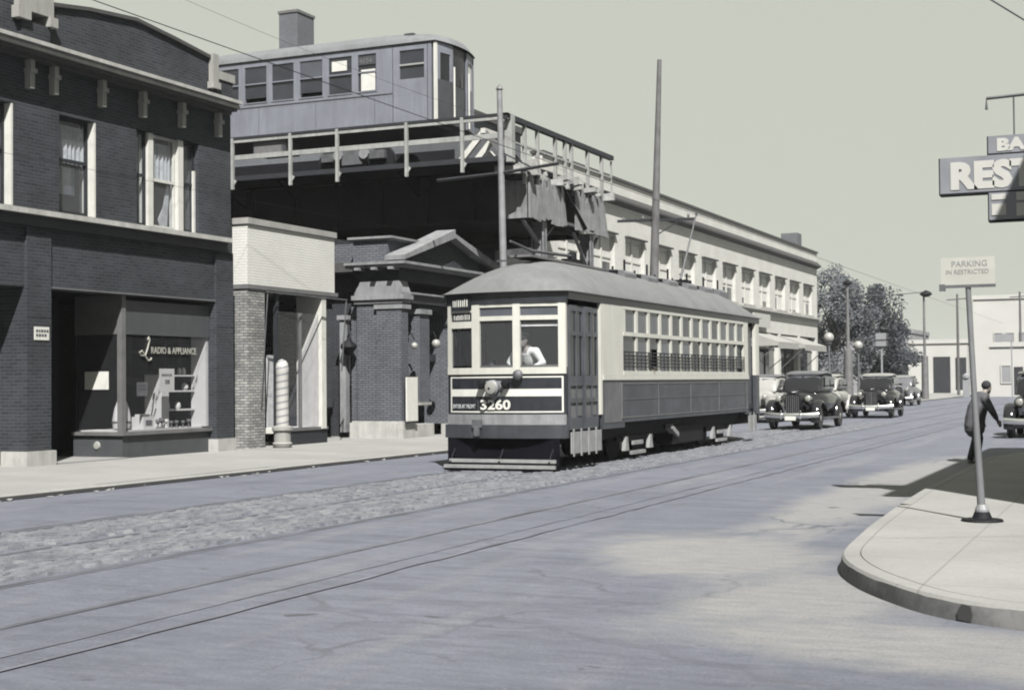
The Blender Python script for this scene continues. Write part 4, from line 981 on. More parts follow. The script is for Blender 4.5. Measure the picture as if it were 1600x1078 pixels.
# floor, frame, interior
tbox('underframe', 'black_iron', None, -1.0, 1.0, .35, TL - .35, .48, .86)
tbox('floor', 'wood_dark', None, -1.2, 1.2, .26, TL - .3, .87, .98)
tbox('bulkhead', 'interior_dark', None, -1.15, 1.15, 2.6, 2.66, .98, 3.2)
tbox('bulkhead', 'interior_dark', None, -1.15, 1.15, TL - 2.1, TL - 2.05, .98, 3.2)
tbox('ceiling', 'interior_dark', None, -1.2, 1.2, .28, TL - .3, 3.17, 3.2)
tbox('brake_column', 'grey_iron', None, -.50, -.42, .55, .63, .98, 2.0)
tbox('controller', 'wood_dark', None, .45, .85, .35, .65, .98, 1.84)
YD0, YD1, YC1, YW0, YW1, YE = .27, 1.88, 3.02, 3.06, 12.12, 12.55
for s in (1, -1):
    def sb(nm, mtl, par, x0, x1, *a):
        xs = sorted((s * x0, s * x1)); return tbox(nm, mtl, par, xs[0], xs[1], *a)
    sb('lower_side', 'tram_side', None, HW - .06, HW, YD1, YE, .80, 1.62)
    sb('side_skirt', 'tram_side', None, HW - .055, HW - .005, YD1, YD1 + 1.25, .70, .798)
    sb('belt_rail', 'cream_paint', None, HW - .07, HW + .025, YD1 + .02, YE, 1.622, 1.72)
    sb('side_letterboard', 'tram_green', None, HW - .06, HW + .01, .20, TL - .2, 3.06, 3.21)
    sb('corner_panel', 'cream_paint', None, HW - .055, HW + .005, YD1 + .02, YW0, 1.722, 3.058)
    sb('rear_panel', 'cream_paint', None, HW - .055, HW + .005, YW1, YE, 1.722, 3.058)
    # mouldings on the lower side
    mb = MB()
    def ln(y0, y1, z0, z1):
        xs = sorted((s * HW, s * (HW + .012))); mb.box(xs[0], xs[1], y0, y1, z0, z1)
    ln(2.95, 12.4, 1.54, 1.565); ln(2.95, 12.4, .88, .90); ln(2.95, 2.98, .90, 1.54); ln(12.37, 12.4, .90, 1.54); ln(2.98, 12.37, 1.24, 1.25)
    for y in (5.2, 7.5, 9.8): ln(y, y + .03, .90, 1.54)
    tb(mb, 'side_moulding', 'wood_mid')
    mb = MB(); y = 2.0
    while y < 2.9: ln(y, y + .02, .82, 1.6); y += .09
    tb(mb, 'side_ribs', 'wood_mid')
    # twelve windows
    NW = 12; pw = (YW1 - YW0) / NW
    sb('window_head', 'cream_paint', None, HW - .05, HW + .01, YW0, YW1, 3.0, 3.058)
    sb('mid_rail', 'cream_paint', None, HW - .05, HW + .02, YW0, YW1, 2.48, 2.56)
    sb('window_sill', 'cream_paint', None, HW - .05, HW + .02, YW0, YW1, 1.722, 1.80)
    for i in range(NW):
        y = YW0 + i * pw
        sb('side_post', 'cream_paint', None, HW - .05, HW + .004, y, y + .11, 1.802, 2.478) if i else None
        sb('side_post', 'cream_paint', None, HW - .05, HW + .004, y, y + .14, 2.562, 2.998)
        wn = sb('side_window', random.choice(['pane_grey', 'pane_grey', 'pane_mid']), None, HW - .036, HW - .030, y + .14, y + pw, 2.562, 2.998)  # random pane tones stand in for varying reflections
        if i not in (2, 11): sb('pane', random.choice(['pane_mid', 'pane_mid', 'pane_grey', 'pane_dark']), wn, HW - .036, HW - .030, y + .11, y + pw, 1.802, 2.478)
        elif i == 2: sb('pane', 'pane_mid', wn, HW - .046, HW - .040, y + .11, y + pw, 2.25, 2.478)
    # window guard: thin rods across the lower openings
    mb = MB()
    for z in (1.88, 1.95, 2.02, 2.09, 2.16):
        xs = sorted((s * (HW + .012), s * (HW + .024))); mb.box(xs[0], xs[1], YW0 + .02, YW1 - .02, z, z + .02)
    y = YW0 + .05
    while y < YW1: mb.box(*sorted((s * (HW + .010), s * (HW + .022))), y, y + .015, 1.80, 2.18); y += .25
    tb(mb, 'window_guard', 'wood_dark')
    # front folding doors: four leaves, slightly inset
    for i in range(4):
        ya = YD0 + .02 + i * (YD1 - YD0 - .09) / 4; yb = ya + (YD1 - YD0 - .09) / 4 - .012
        xo, xi = HW - .02 - (.03 if i % 2 else 0), HW - .07 - (.03 if i % 2 else 0)
        st = .045
        mb = MB()
        for a in ((ya, ya + st, .74, 2.96), (yb - st, yb, .74, 2.96), (ya + st, yb - st, 2.86, 2.96), (ya + st, yb - st, 2.42, 2.50), (ya + st, yb - st, 1.52, 1.70), (ya + st, yb - st, 1.22, 1.30), (ya + st, yb - st, .74, .95)):
            mb.box(*sorted((s * xi, s * xo)), *a)
        lf = tb(mb, 'door', 'tram_door')
        for z0, z1, mtl in ((2.50, 2.86, 'pane_mid'), (1.70, 2.42, 'pane_dark'), (1.30, 1.52, 'wood_mid'), (.95, 1.22, 'wood_mid')):
            sb('door_pane', mtl, lf, xi + .012, xi + .022, ya + st, yb - st, z0, z1)
    sb('door_post', 'cream_paint', None, HW - .06, HW + .002, YD1 - .065, YD1 + .018, .98, 3.058)
    # rear vestibule door
    sb('door', 'tram_door', None, HW - .16, HW - .11, YE + .02, YE + .75, .72, 2.96)
    sb('door_frame', 'cream_paint', None, HW - .09, HW + .004, YE + .77, TL - .24, 1.722, 3.058)
    sb('door_frame', 'tram_side', None, HW - .09, HW + .003, YE + .77, TL - .24, .72, 1.72)
    # folded step under each door
    for ya, yb in ((YD0 + .05, YD1 - .06), (YE + .05, YE + .8)):
        st_ = sb('step', 'step_paint', None, HW - .03, HW, ya, yb, .32, .70)
        n_ = 4 if yb - ya > 1 else 2
        for i in range(n_): sb('step_hanger', 'step_paint', st_, HW + .001, HW + .02, ya + (yb - ya) * (i + .1) / n_, ya + (yb - ya) * (i + .1) / n_ + .05, .27, .76)
    # trucks
    for yc in (4.35, 10.55):
        f = MB().box(*sorted((s * .98, s * 1.06)), yc - 1.15, yc + 1.15, .40, .50)
        tf = tb(f, 'truck_frame', 'black_iron')  # frame blackened, underbody shade is in the colour
        for dy in (-.75, .75):
            tb(MB().lathe([(.08, -.06), (.37, -.05), (.37, .03), (.40, .05), (.08, .06)], (s * .78, yc + dy, .40), 20, 'x'), 'wheel', 'black_iron', tf, True)
            tb(MB().prism([(yc + dy - .12, .22), (yc + dy + .12, .22), (yc + dy + .05, .50), (yc + dy - .05, .50)], 'x', *sorted((s * 1.06, s * 1.14))), 'pedestal', 'step_paint', tf)  # pale colour paints the highlights on the truck
        tb(MB().box(*sorted((s * 1.07, s * 1.13)), yc - .42, yc + .42, .13, .20).box(*sorted((s * 1.07, s * 1.12)), yc - .3, yc + .3, .32, .40), 'equalizer', 'step_paint', tf)
    tb(MB().bar((s * 1.1, 6.4, .62), (s * 1.1, 6.9, .42), .16, .1), 'brake_cylinder', 'step_paint')
    sb('equipment_box', 'black_iron', None, .6, 1.1, 6.7, 9.0, .22, .6)  # added black fill for the dark underbody between the trucks
# roof: turtleback with hipped ends
rs = []; NR = 44
for i in range(NR + 1):
    t = TL * i / NR; row = []
    u = i / NR; t = (TL + .24) * (0.5 - 0.5 * math.cos(math.pi * u)) * .5 + (TL + .24) * u * .5
    e = min(t, TL + .24 - t); en = math.sqrt(max(0, 1 - (1 - min(e / 2.4, 1)) ** 2))
    for j in range(21):
        x_ = 1.33 * math.sin((j / 20 - .5) * math.pi) ; b0 = fy(x_) * max(0, 1 - e / 2.4)
        y_ = t - .12 + (b0 if t < TL / 2 else -b0)
        row.append((x_, y_, 3.205 + .70 * (1 - (abs(x_) / 1.33) ** 2.0) ** .85 * en))
    rs.append(row)
tb(MB().rings(rs, cap=False, closed=False), 'roof', 'roof_canvas', None, True)
rf = [o for o in TR.children if o.name.startswith('roof')][-1]
mb = MB()
for s in (1, -1): mb.box(*sorted((s * 1.27, s * 1.335)), .15, TL - .15, 3.19, 3.206)
tb(mb, 'drip_rail', 'grey_iron', rf)
for y in (5.4, 6.9, 8.4, 9.9, 11.3, 12.6):
    for s in (1, -1):
        vn = tb(MB().prism([(s*.22, 3.74), (s*.62, 3.60), (s*.62, 3.86), (s*.55, 3.92), (s*.22, 3.96)], 'y', y - .38, y + .32), 'ventilator', 'ventilator', rf)
        tb(MB().box(*sorted((s * .25, s * .45)), y - .44, y - .383, 3.74, 3.93), 'louvre', 'black_iron', vn)
        tb(MB().tube([(s * .42, y + .1, 3.9), (s * .42, y + .1, 4.18)], .025, 6), 'vent_pin', 'black_iron', vn)
tb(MB().box(-.22, .22, .9, 9.0, 3.905, 3.95), 'running_board', 'wood_mid', rf)
tb(MB().box(-.12, .12, 3.2, 3.8, 3.95, 4.05).lathe([(.1, 0), (.1, .12), (.04, .16)], (0, 3.5, 4.05), 10), 'trolley_base', 'black_iron', rf)
tb(MB().tube([(0, 3.6, 4.12), (0, 1.4, 4.06), (0, .45, 4.16)], [.035, .03, .022], 8), 'stowed_trolley_pole', 'grey_iron', rf)
tb(MB().bar((-.3, 1.0, 4.0), (-.3, 2.0, 4.12), .1, .12).bar((-.35, .6, 3.82), (-.1, 2.9, 4.05), .03), 'trolley_hook_gear', 'grey_iron', rf)
tb(MB().box(-.2, .2, 10.6, 11.1, 3.95, 4.08), 'trolley_base', 'black_iron', rf)
tb(MB().tube([(0, 10.8, 4.1), (0, 12.2, 5.84)], [.035, .02], 8), 'trolley_pole', 'grey_iron', rf)
tb(MB().lathe([(.03, -.02), (.06, -.015), (.035, 0), (.06, .015), (.03, .02)], (0, 12.22, 5.86), 10, 'x'), 'trolley_wheel', 'grey_iron', rf)

# ================================================================== PEOPLE
def remesh(mb, voxel, name, material, parent=None, smooth_it=6):
    o = mb.build(name, material)
    m1 = o.modifiers.new('r', 'REMESH'); m1.mode = 'VOXEL'; m1.voxel_size = voxel; m1.use_smooth_shade = True
    m2 = o.modifiers.new('s', 'SMOOTH'); m2.iterations = smooth_it; m2.factor = .5
    dg = bpy.context.evaluated_depsgraph_get(); dg.update()
    me = bpy.data.meshes.new_from_object(o.evaluated_get(dg)); me.name = name
    bpy.data.objects.remove(o)
    me.materials.clear(); me.materials.append(MATS[material])
    for p_ in me.polygons: p_.use_smooth = True
    o = bpy.data.objects.new(name, me); COL.objects.link(o)
    if parent is not None: o.parent = parent
    return o
def limb(mb, pts, rad, n=10):
    mb.tube(pts, rad, n)
    for p_, r_ in zip(pts, rad): mb.sphere(p_, r_ * .99, 10)
def hand(mb, wrist, d, side):
    d = Vector(d).normalized(); wrist = Vector(wrist); up = Vector((0, 0, 1)) if abs(d.z) < .8 else Vector((0, -1, 0))
    lat = d.cross(up).normalized(); nrm = lat.cross(d).normalized()
    mb.tube([wrist - d * .02, wrist + d * .05, wrist + d * .09], [.028, .038, .036], 8, 1.1)
    for k, (o_, L) in enumerate(((-.030, .065), (-.010, .078), (.010, .072), (.029, .055))):
        a = wrist + d * .085 + lat * o_; b_ = a + d * L * .55 - nrm * .008; c_ = b_ + d * L * .35 - nrm * .03
        mb.tube([a, b_, c_], [.011, .010, .008], 6)
    a = wrist + d * .035 + lat * .034 * side; mb.tube([a, a + d * .03 + lat * .03 * side - nrm * .01, a + d * .06 + lat * .03 * side - nrm * .03], [.013, .012, .009], 6)
def head(mb, c, look=(0, -1, 0)):
    c = Vector(c); l = Vector(look).normalized(); sdn = l.cross(Vector((0, 0, 1))).normalized()
    mb.sphere(c, .1, 16, (.78, .92, 1.15)); mb.sphere(c + l * .03 - Vector((0, 0, .07)), .06, 12, (.9, .9, .9))
    mb.tube([c + l * .088 + Vector((0, 0, .01)), c + l * .112 - Vector((0, 0, .025)), c + l * .088 - Vector((0, 0, .035))], [.012, .017, .014], 6)
    for s in (1, -1):
        mb.sphere(c + sdn * .078 * s, .026, 8, (.5, 1, 1.2)); mb.sphere(c + l * .08 + sdn * .033 * s + Vector((0, 0, .022)), .014, 6)
    mb.tube([c + l * .086 - sdn * .025 - Vector((0, 0, .062)), c + l * .095 - Vector((0, 0, .062)), c + l * .086 + sdn * .025 - Vector((0, 0, .062))], .009, 6)
# motorman: white shirt, leaning on the controls
M_ = thing('person', 'motorman in white shirt and dark cap leaning over the streetcar controls', 'person', (TX + .34, TY + .44, .98))
b = MB(); head(b, (-.01, -.21, 1.36), (0, -1, -.35)); limb(b, [(0, -.11, 1.21), (-.01, -.18, 1.29)], [.055, .05])
limb(b, [(0, .12, .85), (0, .04, 1.03), (0, -.08, 1.17)], [.14, .15, .13])
for s in (1, -1):
    limb(b, [(.10 * s, .12, .85), (.11 * s, .06, .45), (.11 * s, .10, .06)], [.085, .06, .04]); b.tube([(.11 * s, .14, .035), (.11 * s, -.10, .03)], [.04, .035], 8)
    limb(b, [(.19 * s, -.10, 1.16), (.31 * s, -.10, .95), (.20 * s, -.20, .88)], [.05, .042, .03]); hand(b, (.20 * s, -.20, .88), (-.6 * s, -.3, -.1), -s)
bd_ = remesh(b, .014, 'body', 'skin', M_, 3)
b = MB(); limb(b, [(0, .13, .80), (0, .09, .93), (0, .02, 1.05), (0, -.07, 1.15)], [.165, .165, .175, .14])
for s in (1, -1):
    limb(b, [(.08 * s, -.09, 1.17), (.19 * s, -.10, 1.16), (.32 * s, -.10, .96), (.22 * s, -.19, .89)], [.085, .088, .072, .056])
remesh(b, .018, 'shirt', 'shirt', M_)
b = MB(); limb(b, [(0, .12, .86), (0, .12, .74)], [.165, .15])
for s in (1, -1): limb(b, [(.10 * s, .12, .80), (.11 * s, .06, .45), (.11 * s, .10, .10)], [.105, .085, .065])
remesh(b, .02, 'trousers', 'cloth_dark', M_)
c_ = MB().lathe([(.098, 0), (.105, .03), (.12, .075), (.08, .10), (0, .105)], (-.01, -.20, 1.40), 16).prism([(-.09, -.28), (.07, -.28), (.03, -.335), (-.05, -.335)], 'z', 1.40, 1.415).build('cap', 'cloth_dark', None, True); c_.parent = M_
# passenger at the third side window
Q = thing('person', 'passenger in pale top resting an arm at the open third side window of the streetcar', 'person', (TX + .95, TY + 5.05, .98))
b = MB(); head(b, (.06, .0, 1.06), (1, -.4, 0)); limb(b, [(0, 0, .86), (.04, 0, .98)], [.055, .05]); limb(b, [(-.05, 0, .42), (-.02, 0, .65), (0, 0, .84)], [.15, .15, .13])
for s in (1, -1):
    limb(b, [(.0, .18 * s, .82), (.12, .24 * s, .62), (.24, .08 * s, .80 if s < 0 else .86)], [.05, .042, .03]); hand(b, (.24, .08 * s, .80 if s < 0 else .86), (.1, -.5, .2), s)
    limb(b, [(-.05, .1 * s, .42), (-.02, .11 * s - .42, .45), (-.02, .11 * s - .42, .06)], [.085, .065, .045])
remesh(b, .016, 'body', 'skin', Q, 3)
b = MB(); limb(b, [(-.05, 0, .40), (-.02, 0, .62), (0, 0, .83)], [.17, .18, .14])
for s in (1, -1): limb(b, [(0, .08 * s, .84), (.0, .18 * s, .82), (.14, .25 * s, .62), (.22, .12 * s, .76)], [.08, .085, .07, .05])
remesh(b, .02, 'blouse', 'shirt', Q)
tbox('bench', 'wood_dark', None, .45, 1.16, 4.85, 5.35, .985, 1.36)
# pedestrian at the right kerb, bent forward, walking
PX, PY = -3.08, 28.4
W_ = thing('person', 'pedestrian in dark coat bending forward at the right hand kerb behind the parking sign', 'person', (PX, PY, .0), rz=R(35))
b = MB(); head(b, (.30, .05, 1.42), (.8, .5, -.2)); limb(b, [(.17, 0, 1.26), (.26, .03, 1.36)], [.055, .05]); limb(b, [(.02, 0, .86), (.07, 0, 1.05), (.15, 0, 1.24)], [.14, .15, .12])
limb(b, [(.0, -.08, .84), (-.02, -.10, .45), (-.16, -.10, .08)], [.085, .06, .042]); b.tube([(-.20, -.10, .04), (.02, -.08, .03)], [.04, .035], 8)
limb(b, [(.02, .08, .84), (.14, .10, .46), (.10, .10, .08)], [.085, .06, .042]); b.tube([(.05, .10, .04), (.28, .12, .03)], [.04, .035], 8)
for s, e, h_ in ((-1, (.22, -.26, .98), (.36, -.2, .80)), (1, (.12, .24, .96), (.26, .2, .78))):
    limb(b, [(.13, .18 * s, 1.20), e, h_], [.05, .042, .03]); hand(b, h_, (.4, 0, -.6), s)
remesh(b, .014, 'body', 'skin', W_, 3)
b = MB(); limb(b, [(.0, 0, .66), (.02, 0, .85), (.07, 0, 1.03), (.14, 0, 1.21)], [.20, .19, .19, .15])
for s, e, h_ in ((-1, (.22, -.26, .98), (.33, -.215, .84)), (1, (.12, .24, .96), (.23, .205, .82))): limb(b, [(.13, .10 * s, 1.22), (.13, .18 * s, 1.20), e, h_], [.08, .085, .07, .05])
remesh(b, .02, 'coat', 'cloth_grey', W_)
b = MB(); limb(b, [(0, 0, .86), (0, 0, .72)], [.17, .16])
limb(b, [(.0, -.08, .80), (-.02, -.10, .45), (-.15, -.10, .10)], [.11, .09, .065]); limb(b, [(.02, .08, .80), (.14, .10, .46), (.10, .10, .10)], [.11, .09, .065])
remesh(b, .02, 'trousers', 'cloth_dark', W_)
b = MB(); b.sphere((.275, .035, 1.46), .105, 14, (.9, .95, .9)); remesh(b, .018, 'hair', 'cloth_dark', W_)

# ================================================================== CARS
def sup(hw, z0, z1, y, n=20, e=2.6, cxx=0.0):
    r = []; zc, hz = (z0 + z1)/2, (z1 - z0)/2
    for j in range(n):
        t = 2 * math.pi * j / n; c_, s_ = math.cos(t), math.sin(t)
        r.append((cxx + hw * math.copysign(abs(c_) ** (2/e), c_), y, zc + hz * math.copysign(abs(s_) ** (2/e), s_)))
    return r
def car(loc, rz, paint, roofmat, label, group, front=True):
    C_ = thing('sedan_car', label, 'car', loc, group, rz); C_.scale = (1 + .04 * math.sin(loc[1]), 1 + .05 * math.cos(loc[1] * 1.7), 1.03 + .04 * math.sin(loc[1] * 2.3))
    def lb(mb, nm, mtl, par=None, sm=True):
        o = mb.build(nm, mtl, None, sm); o.parent = par or C_; o.matrix_parent_inverse = Matrix.Identity(4); return o
    lb(MB().rings([sup(.24, .50, 1.02, .42, e=2.2), sup(.30, .46, 1.10, .50), sup(.40, .44, 1.14, 1.0), sup(.58, .42, 1.17, 1.50), sup(.72, .40, 1.18, 1.72), sup(.76, .38, 1.16, 2.2), sup(.77, .38, 1.15, 3.3), sup(.70, .40, 1.14, 4.0), sup(.52, .42, 1.05, 4.5), sup(.30, .46, .85, 4.75)]), 'body', paint)
    lb(MB().rings([sup(.62, 1.08, 1.16, 1.55, e=3.2), sup(.63, 1.08, 1.50, 1.78, e=3.4), sup(.62, 1.08, 1.66, 2.0, e=3.4), sup(.64, 1.06, 1.73, 2.5, e=3.2), sup(.63, 1.06, 1.71, 3.2, e=3.0), sup(.56, 1.06, 1.58, 3.8, e=2.8), sup(.42, 1.0, 1.28, 4.3, e=2.6)]), 'cabin', paint)
    lb(MB().rings([sup(.60, 1.62, 1.672, 1.96, e=3.0), sup(.63, 1.62, 1.745, 2.5, e=3.0), sup(.62, 1.60, 1.728, 3.2, e=3.0), sup(.52, 1.5, 1.60, 3.75, e=2.8)]), 'roof', roofmat)
    for s in (1, -1):
        lb(MB().add([(s*.04, 1.60, 1.20), (s*.56, 1.66, 1.20), (s*.54, 1.90, 1.56), (s*.04, 1.85, 1.58)], [(0, 1, 2, 3)]), 'windshield', 'pane_grey', None, False)
        for y0, y1 in ((2.05, 2.75), (2.85, 3.55)):
            lb(MB().add([(s*.655, y0, 1.20), (s*.655, y1, 1.20), (s*.645, y1 - .06, 1.55), (s*.645, y0 + .05, 1.55)], [(0, 1, 2, 3)]), 'side_window', 'pane_mid', None, False)
        # fenders sweep over the wheels
        def fender(yc, r0, pts_, w_):
            rs = []
            for a, rad in pts_:
                c_ = Vector((s * .70, yc + rad * math.cos(R(a)), .36 + rad * math.sin(R(a))))
                nrm = Vector((0, math.cos(R(a)), math.sin(R(a)))); row = []
                for j in range(9):
                    t = math.pi * j / 8; row.append(tuple(c_ + Vector((s * w_ * math.cos(t), 0, 0)) + nrm * (.10 * math.sin(t))))
                rs.append(row)
            return rs
        lb(MB().rings(fender(.78, .4, [(195, .42), (165, .45), (135, .47), (105, .46), (75, .45), (45, .50), (20, .64), (2, .80)], .155), cap=False, closed=False), 'fender', paint)
        lb(MB().rings(fender(3.72, .4, [(180, .46), (150, .47), (120, .47), (90, .47), (60, .48), (30, .55), (5, .66)], .145), cap=False, closed=False), 'fender', paint)
        lb(MB().box(*sorted((s*.62, s*.86)), 1.5, 3.3, .30, .35), 'running_board', 'grey_iron', None, False)
        hl_ = lb(MB().lathe([(.0, -.16), (.085, -.15), (.105, -.10), (.09, .06), (.04, .2), (0, .24)], (s*.46, .58, .92), 14, 'y'), 'headlight', 'chrome')
        lb(MB().lathe([(0, -.172), (.07, -.165), (.088, -.15)], (s*.46, .58, .92), 14, 'y'), 'lens', 'lamp_glass', hl_)
        for yc in (.78, 3.72):
            wh = lb(MB().lathe([(.20, -.08), (.31, -.085), (.345, -.05), (.35, 0), (.345, .05), (.31, .085), (.20, .08)], (s*.70, yc, .35), 20, 'x'), 'wheel', 'rubber')
            lb(MB().lathe([(0, s*.095), (.07, s*.09), (.10, s*.075), (.20, s*.06), (.2, 0)], (s*.70, yc, .35), 16, 'x'), 'hubcap', 'lamp_glass', wh)
    lb(MB().tube([(-.84, .22, .46), (-.5, .12, .44), (0, .10, .43), (.5, .12, .44), (.84, .22, .46)], .075, 8, .5), 'bumper', 'chrome')
    for x_ in (-.3, .3): lb(MB().tube([(x_, .10, .34), (x_, .07, .46), (x_, .10, .58)], .03, 6), 'bumper_guard', 'chrome')
    gr = lb(MB().prism([(-.20, .48), (.20, .48), (.25, .80), (.20, 1.05), (0, 1.10), (-.20, 1.05), (-.25, .80)], 'y', .36, .45), 'grille', 'black_iron', None, False)
    for k in range(7): lb(MB().box(-.18 + k*.06 - .009, -.18 + k*.06 + .009, .335, .36, .50, 1.02), 'grille_bar', 'chrome' if k == 3 else 'grey_iron', gr, False)
    lb(MB().box(-.02, .02, .34, 1.4, 1.09, 1.15), 'hood_trim', 'chrome', None, False)
    lb(MB().box(-.17, .17, .04, .05, .30, .42), 'number_plate', 'paper', None, False)
    lb(MB().tube([(.72, 1.75, 1.28), (.92, 1.72, 1.30)], .02, 6).box(.88, 1.02, 1.70, 1.72, 1.26, 1.33), 'side_mirror', 'black_iron')
    lb(MB().tube([(-.80, 4.75, .48), (0, 4.88, .46), (.80, 4.75, .48)], .07, 8, .5), 'bumper', 'chrome')
    lb(MB().box(-.6, .6, .5, 4.5, .26, .45), 'chassis', 'black_iron', None, False)
    return C_
car((-10.28, 44.3, .015), 0, 'car_black', 'car_roof', 'shiny black sedan with pale roof following close behind the streetcar', 'cars in the street')
car((-10.35, 58.6, .015), R(2), 'car_black', 'car_white', 'black sedan with white roof second in line behind the streetcar', 'cars in the street')
car((-12.4, 57.5, .0), 0, 'car_white', 'car_white', 'white car partly hidden between the two black sedans', 'cars in the street')
car((-13.6, 52.0, .0), 0, 'car_white', 'car_roof', 'pale car parked at the left kerb just behind the streetcar', 'cars in the street')
car((-13.6, 86.0, .0), 0, 'car_grey', 'car_white', 'grey car parked far down the left kerb near the trees', 'cars in the street')
car((-2.72, 39.6, .0), R(0), 'car_black', 'car_black', 'dark car parked at the right kerb cut by the picture edge', 'cars in the street')

# ================================================================== RIGHT SIDE
PS = thing('parking_sign', 'white parking sign plate on a slightly leaning steel post at the corner', 'sign', (-1.62, 15.3, .153))
MB().tube([(-1.60, 15.3, .16), (-1.655, 15.3, 1.4), (-1.70, 15.3, 2.54)], [.042, .030, .027], 12).build('post', 'ventilator', PS, True)
MB().lathe([(.21, 0), (.20, .02), (.10, .03), (.075, .09), (.05, .12)], (-1.60, 15.3, .153), 18).build('base', 'black_iron', PS)
MB().lathe([(.075, .0), (.07, .08), (.045, .13)], (-1.60, 15.3, .19), 14).build('base_socket', 'pole_steel', PS)
MB().box(-1.96, -1.43, 15.27, 15.285, 2.55, 2.83).build('plate', 'sign_plate', PS)
MB().box(-1.96, -1.43, 15.265, 15.295, 2.52, 2.55).box(-1.98, -1.92, 15.26, 15.30, 2.49, 2.56).build('plate_bracket', 'grey_iron', PS)
text('PARKING', .085, (-1.86, 15.268, 2.735), FACE_Y, 'ink_grey', 'lettering', PS, 0, .0008, 1.0)
text('IN RESTRICTED', .065, (-1.915, 15.268, 2.66), FACE_Y, 'ink_grey', 'lettering', PS, 0, .0008, .95)

RS = thing('restaurant_sign', 'stepped projecting restaurant and bar sign with white letters at upper right', 'sign', (1.0, 18.5, 4))
YR = 18.6
def rp(x0, x1, z0, z1): 
    MB().box(x0, x1, YR, YR + .22, z0, z1).build('panel', 'sign_face', RS)
    MB().box(x0 - .015, x1 + .015, YR + .003, YR + .217, z0 - .018, z0 - .001).box(x0 - .015, x0 - .001, YR + .003, YR + .217, z0, z1).build('edge_trim', 'black_iron', RS)
rp(-2.38, .85, 3.90, 4.345)
rp(-1.80, .85, 4.366, 4.58)
rp(-1.80, .85, 3.545, 3.88)
text('RESTAURANT', .43, (-2.26, YR - .004, 3.965), FACE_Y, 'sign_white', 'lettering', RS, .026, .004, 1.08)
text('BAR', .20, (-1.70, YR - .004, 4.40), FACE_Y, 'sign_white', 'lettering', RS, .012, .004, 1.3)
for x0, x1, z0, z1 in ((-1.77, -1.60, 3.79, 3.86), (-1.77, -1.60, 3.60, 3.74), (-1.48, -1.3, 3.77, 3.87), (-1.48, -1.3, 3.58, 3.74)):
    MB().box(x0, x1, YR - .01, YR - .001, z0, z1).build('light_panel', 'sign_white', RS)
MB().tube([(1.0, YR + .1, 5.15), (-1.82, YR + .1, 5.07), (-1.82, YR + .1, 4.93)], .022, 6).build('hanger_rod', 'grey_iron', RS)
for x in (-1.5, 0.2): MB().tube([(x, YR + .1, 5.08), (x, YR + .1, 4.58)], .012, 6).build('hanger_chain', 'grey_iron', RS)
for z in (3.7, 4.3): MB().bar((.85, YR + .1, z), (1.0, YR + .1, z), .05).build('wall_bracket', 'grey_iron', RS)
CB = thing('corner_building', 'brick corner building at the right that carries the restaurant sign', 'building', (1.0, 21, .15))
wall_x(-1.0, 13.8, 28.0, .15, 9.1, [(15 + 2.6*i, 16.3 + 2.6*i, 5.2, 7.0) for i in range(5)] + [(14.8, 20.2, .7, 3.4), (21.4, 26.8, .7, 3.4)], .3)
mb = wall_x(-1.0, 13.8, 28.0, .15, 9.1, [(15 + 2.6*i, 16.3 + 2.6*i, 5.2, 7.0) for i in range(5)] + [(14.8, 20.2, .7, 3.4), (21.4, 26.8, .7, 3.4)], .3)
mb.v = [(-v[0], v[1], v[2]) for v in mb.v]; mb.build('wall', 'brick_grey', CB)
box('side_wall', 'brick_grey', CB, 1.31, 14, 13.8, 28.0, .15, 9.05)
for i in range(5): MB().box(1.2, 1.21, 15 + 2.6*i, 16.3 + 2.6*i, 5.2, 7.0).build('pane', 'pane_mid', CB)
for a, b_ in ((14.8, 20.2), (21.4, 26.8)): MB().box(1.2, 1.21, a, b_, .7, 3.4).build('pane', 'pane_dark', CB)
MB().box(.7, 1.0, 13.7, 28.05, 8.5, 8.7).build('cornice', 'stone', CB)
tag(MB().tube(sag((-1.05, 10, 4.2), (4.0, 15.5, 1.5), .05), .006, 5).build('guy_wire', 'grey_iron'), 'thin guy wire slanting across the upper right corner', 'wire')
# ================================================================== FAR END OF THE STREET
def globe_post(x, y, z, label):
    L_ = thing('globe_street_lamp', label, 'street lamp', (x, y, .15), 'globe street lamps down the left pavement')
    MB().tube([(x, y, .15), (x, y, .6), (x, y, z - .25)], [.14, .08, .055], 10).build('post', 'grey_iron', L_, True)
    MB().sphere((x, y, z), .26, 16).build('globe', 'globe', L_, True)
    MB().lathe([(.06, -.42), (.16, -.32), (.16, -.28)], (x, y, z), 10).build('collar', 'grey_iron', L_)
globe_post(-15.2, 74.5, 3.75, 'white globe street lamp nearest the pale block corner')
globe_post(-15.2, 82.6, 3.5, 'white globe street lamp second along, in front of the trees')
def lamp_pole(x, y, h, arm, label, hs=.75):
    L_ = thing('street_light', label, 'street light', (x, y, .15), 'tall street lights at the far end')
    MB().tube([(x, y, .1), (x, y, 3.2), (x, y, 3.25), (x, y, h)], [.26, .24, .10, .07], 10).build('post', 'wood_mid', L_, True)
    MB().lathe([(r_ * hs, z_ * hs) for r_, z_ in ((.0, .30), (.45, .10), (.62, -.12), (.30, -.34), (0, -.40))], (x + arm, y, h), 12).build('hood', 'black_iron', L_, True)
    return L_
lamp_pole(-15.1, 108, 7.8, .15, 'dark hooded street light on tall post left of the parking sign')
lamp_pole(-15.2, 79.6, 6.9, 0, 'slim street light rising above the trees', .45) 
tag(MB().tube(sag((-15.2, 79.6, 6.2), (-15.1, 108, 7.9), .1), .03, 5).build('span_wire', 'grey_iron'), 'wire spanning between the two far street lights', 'wire')
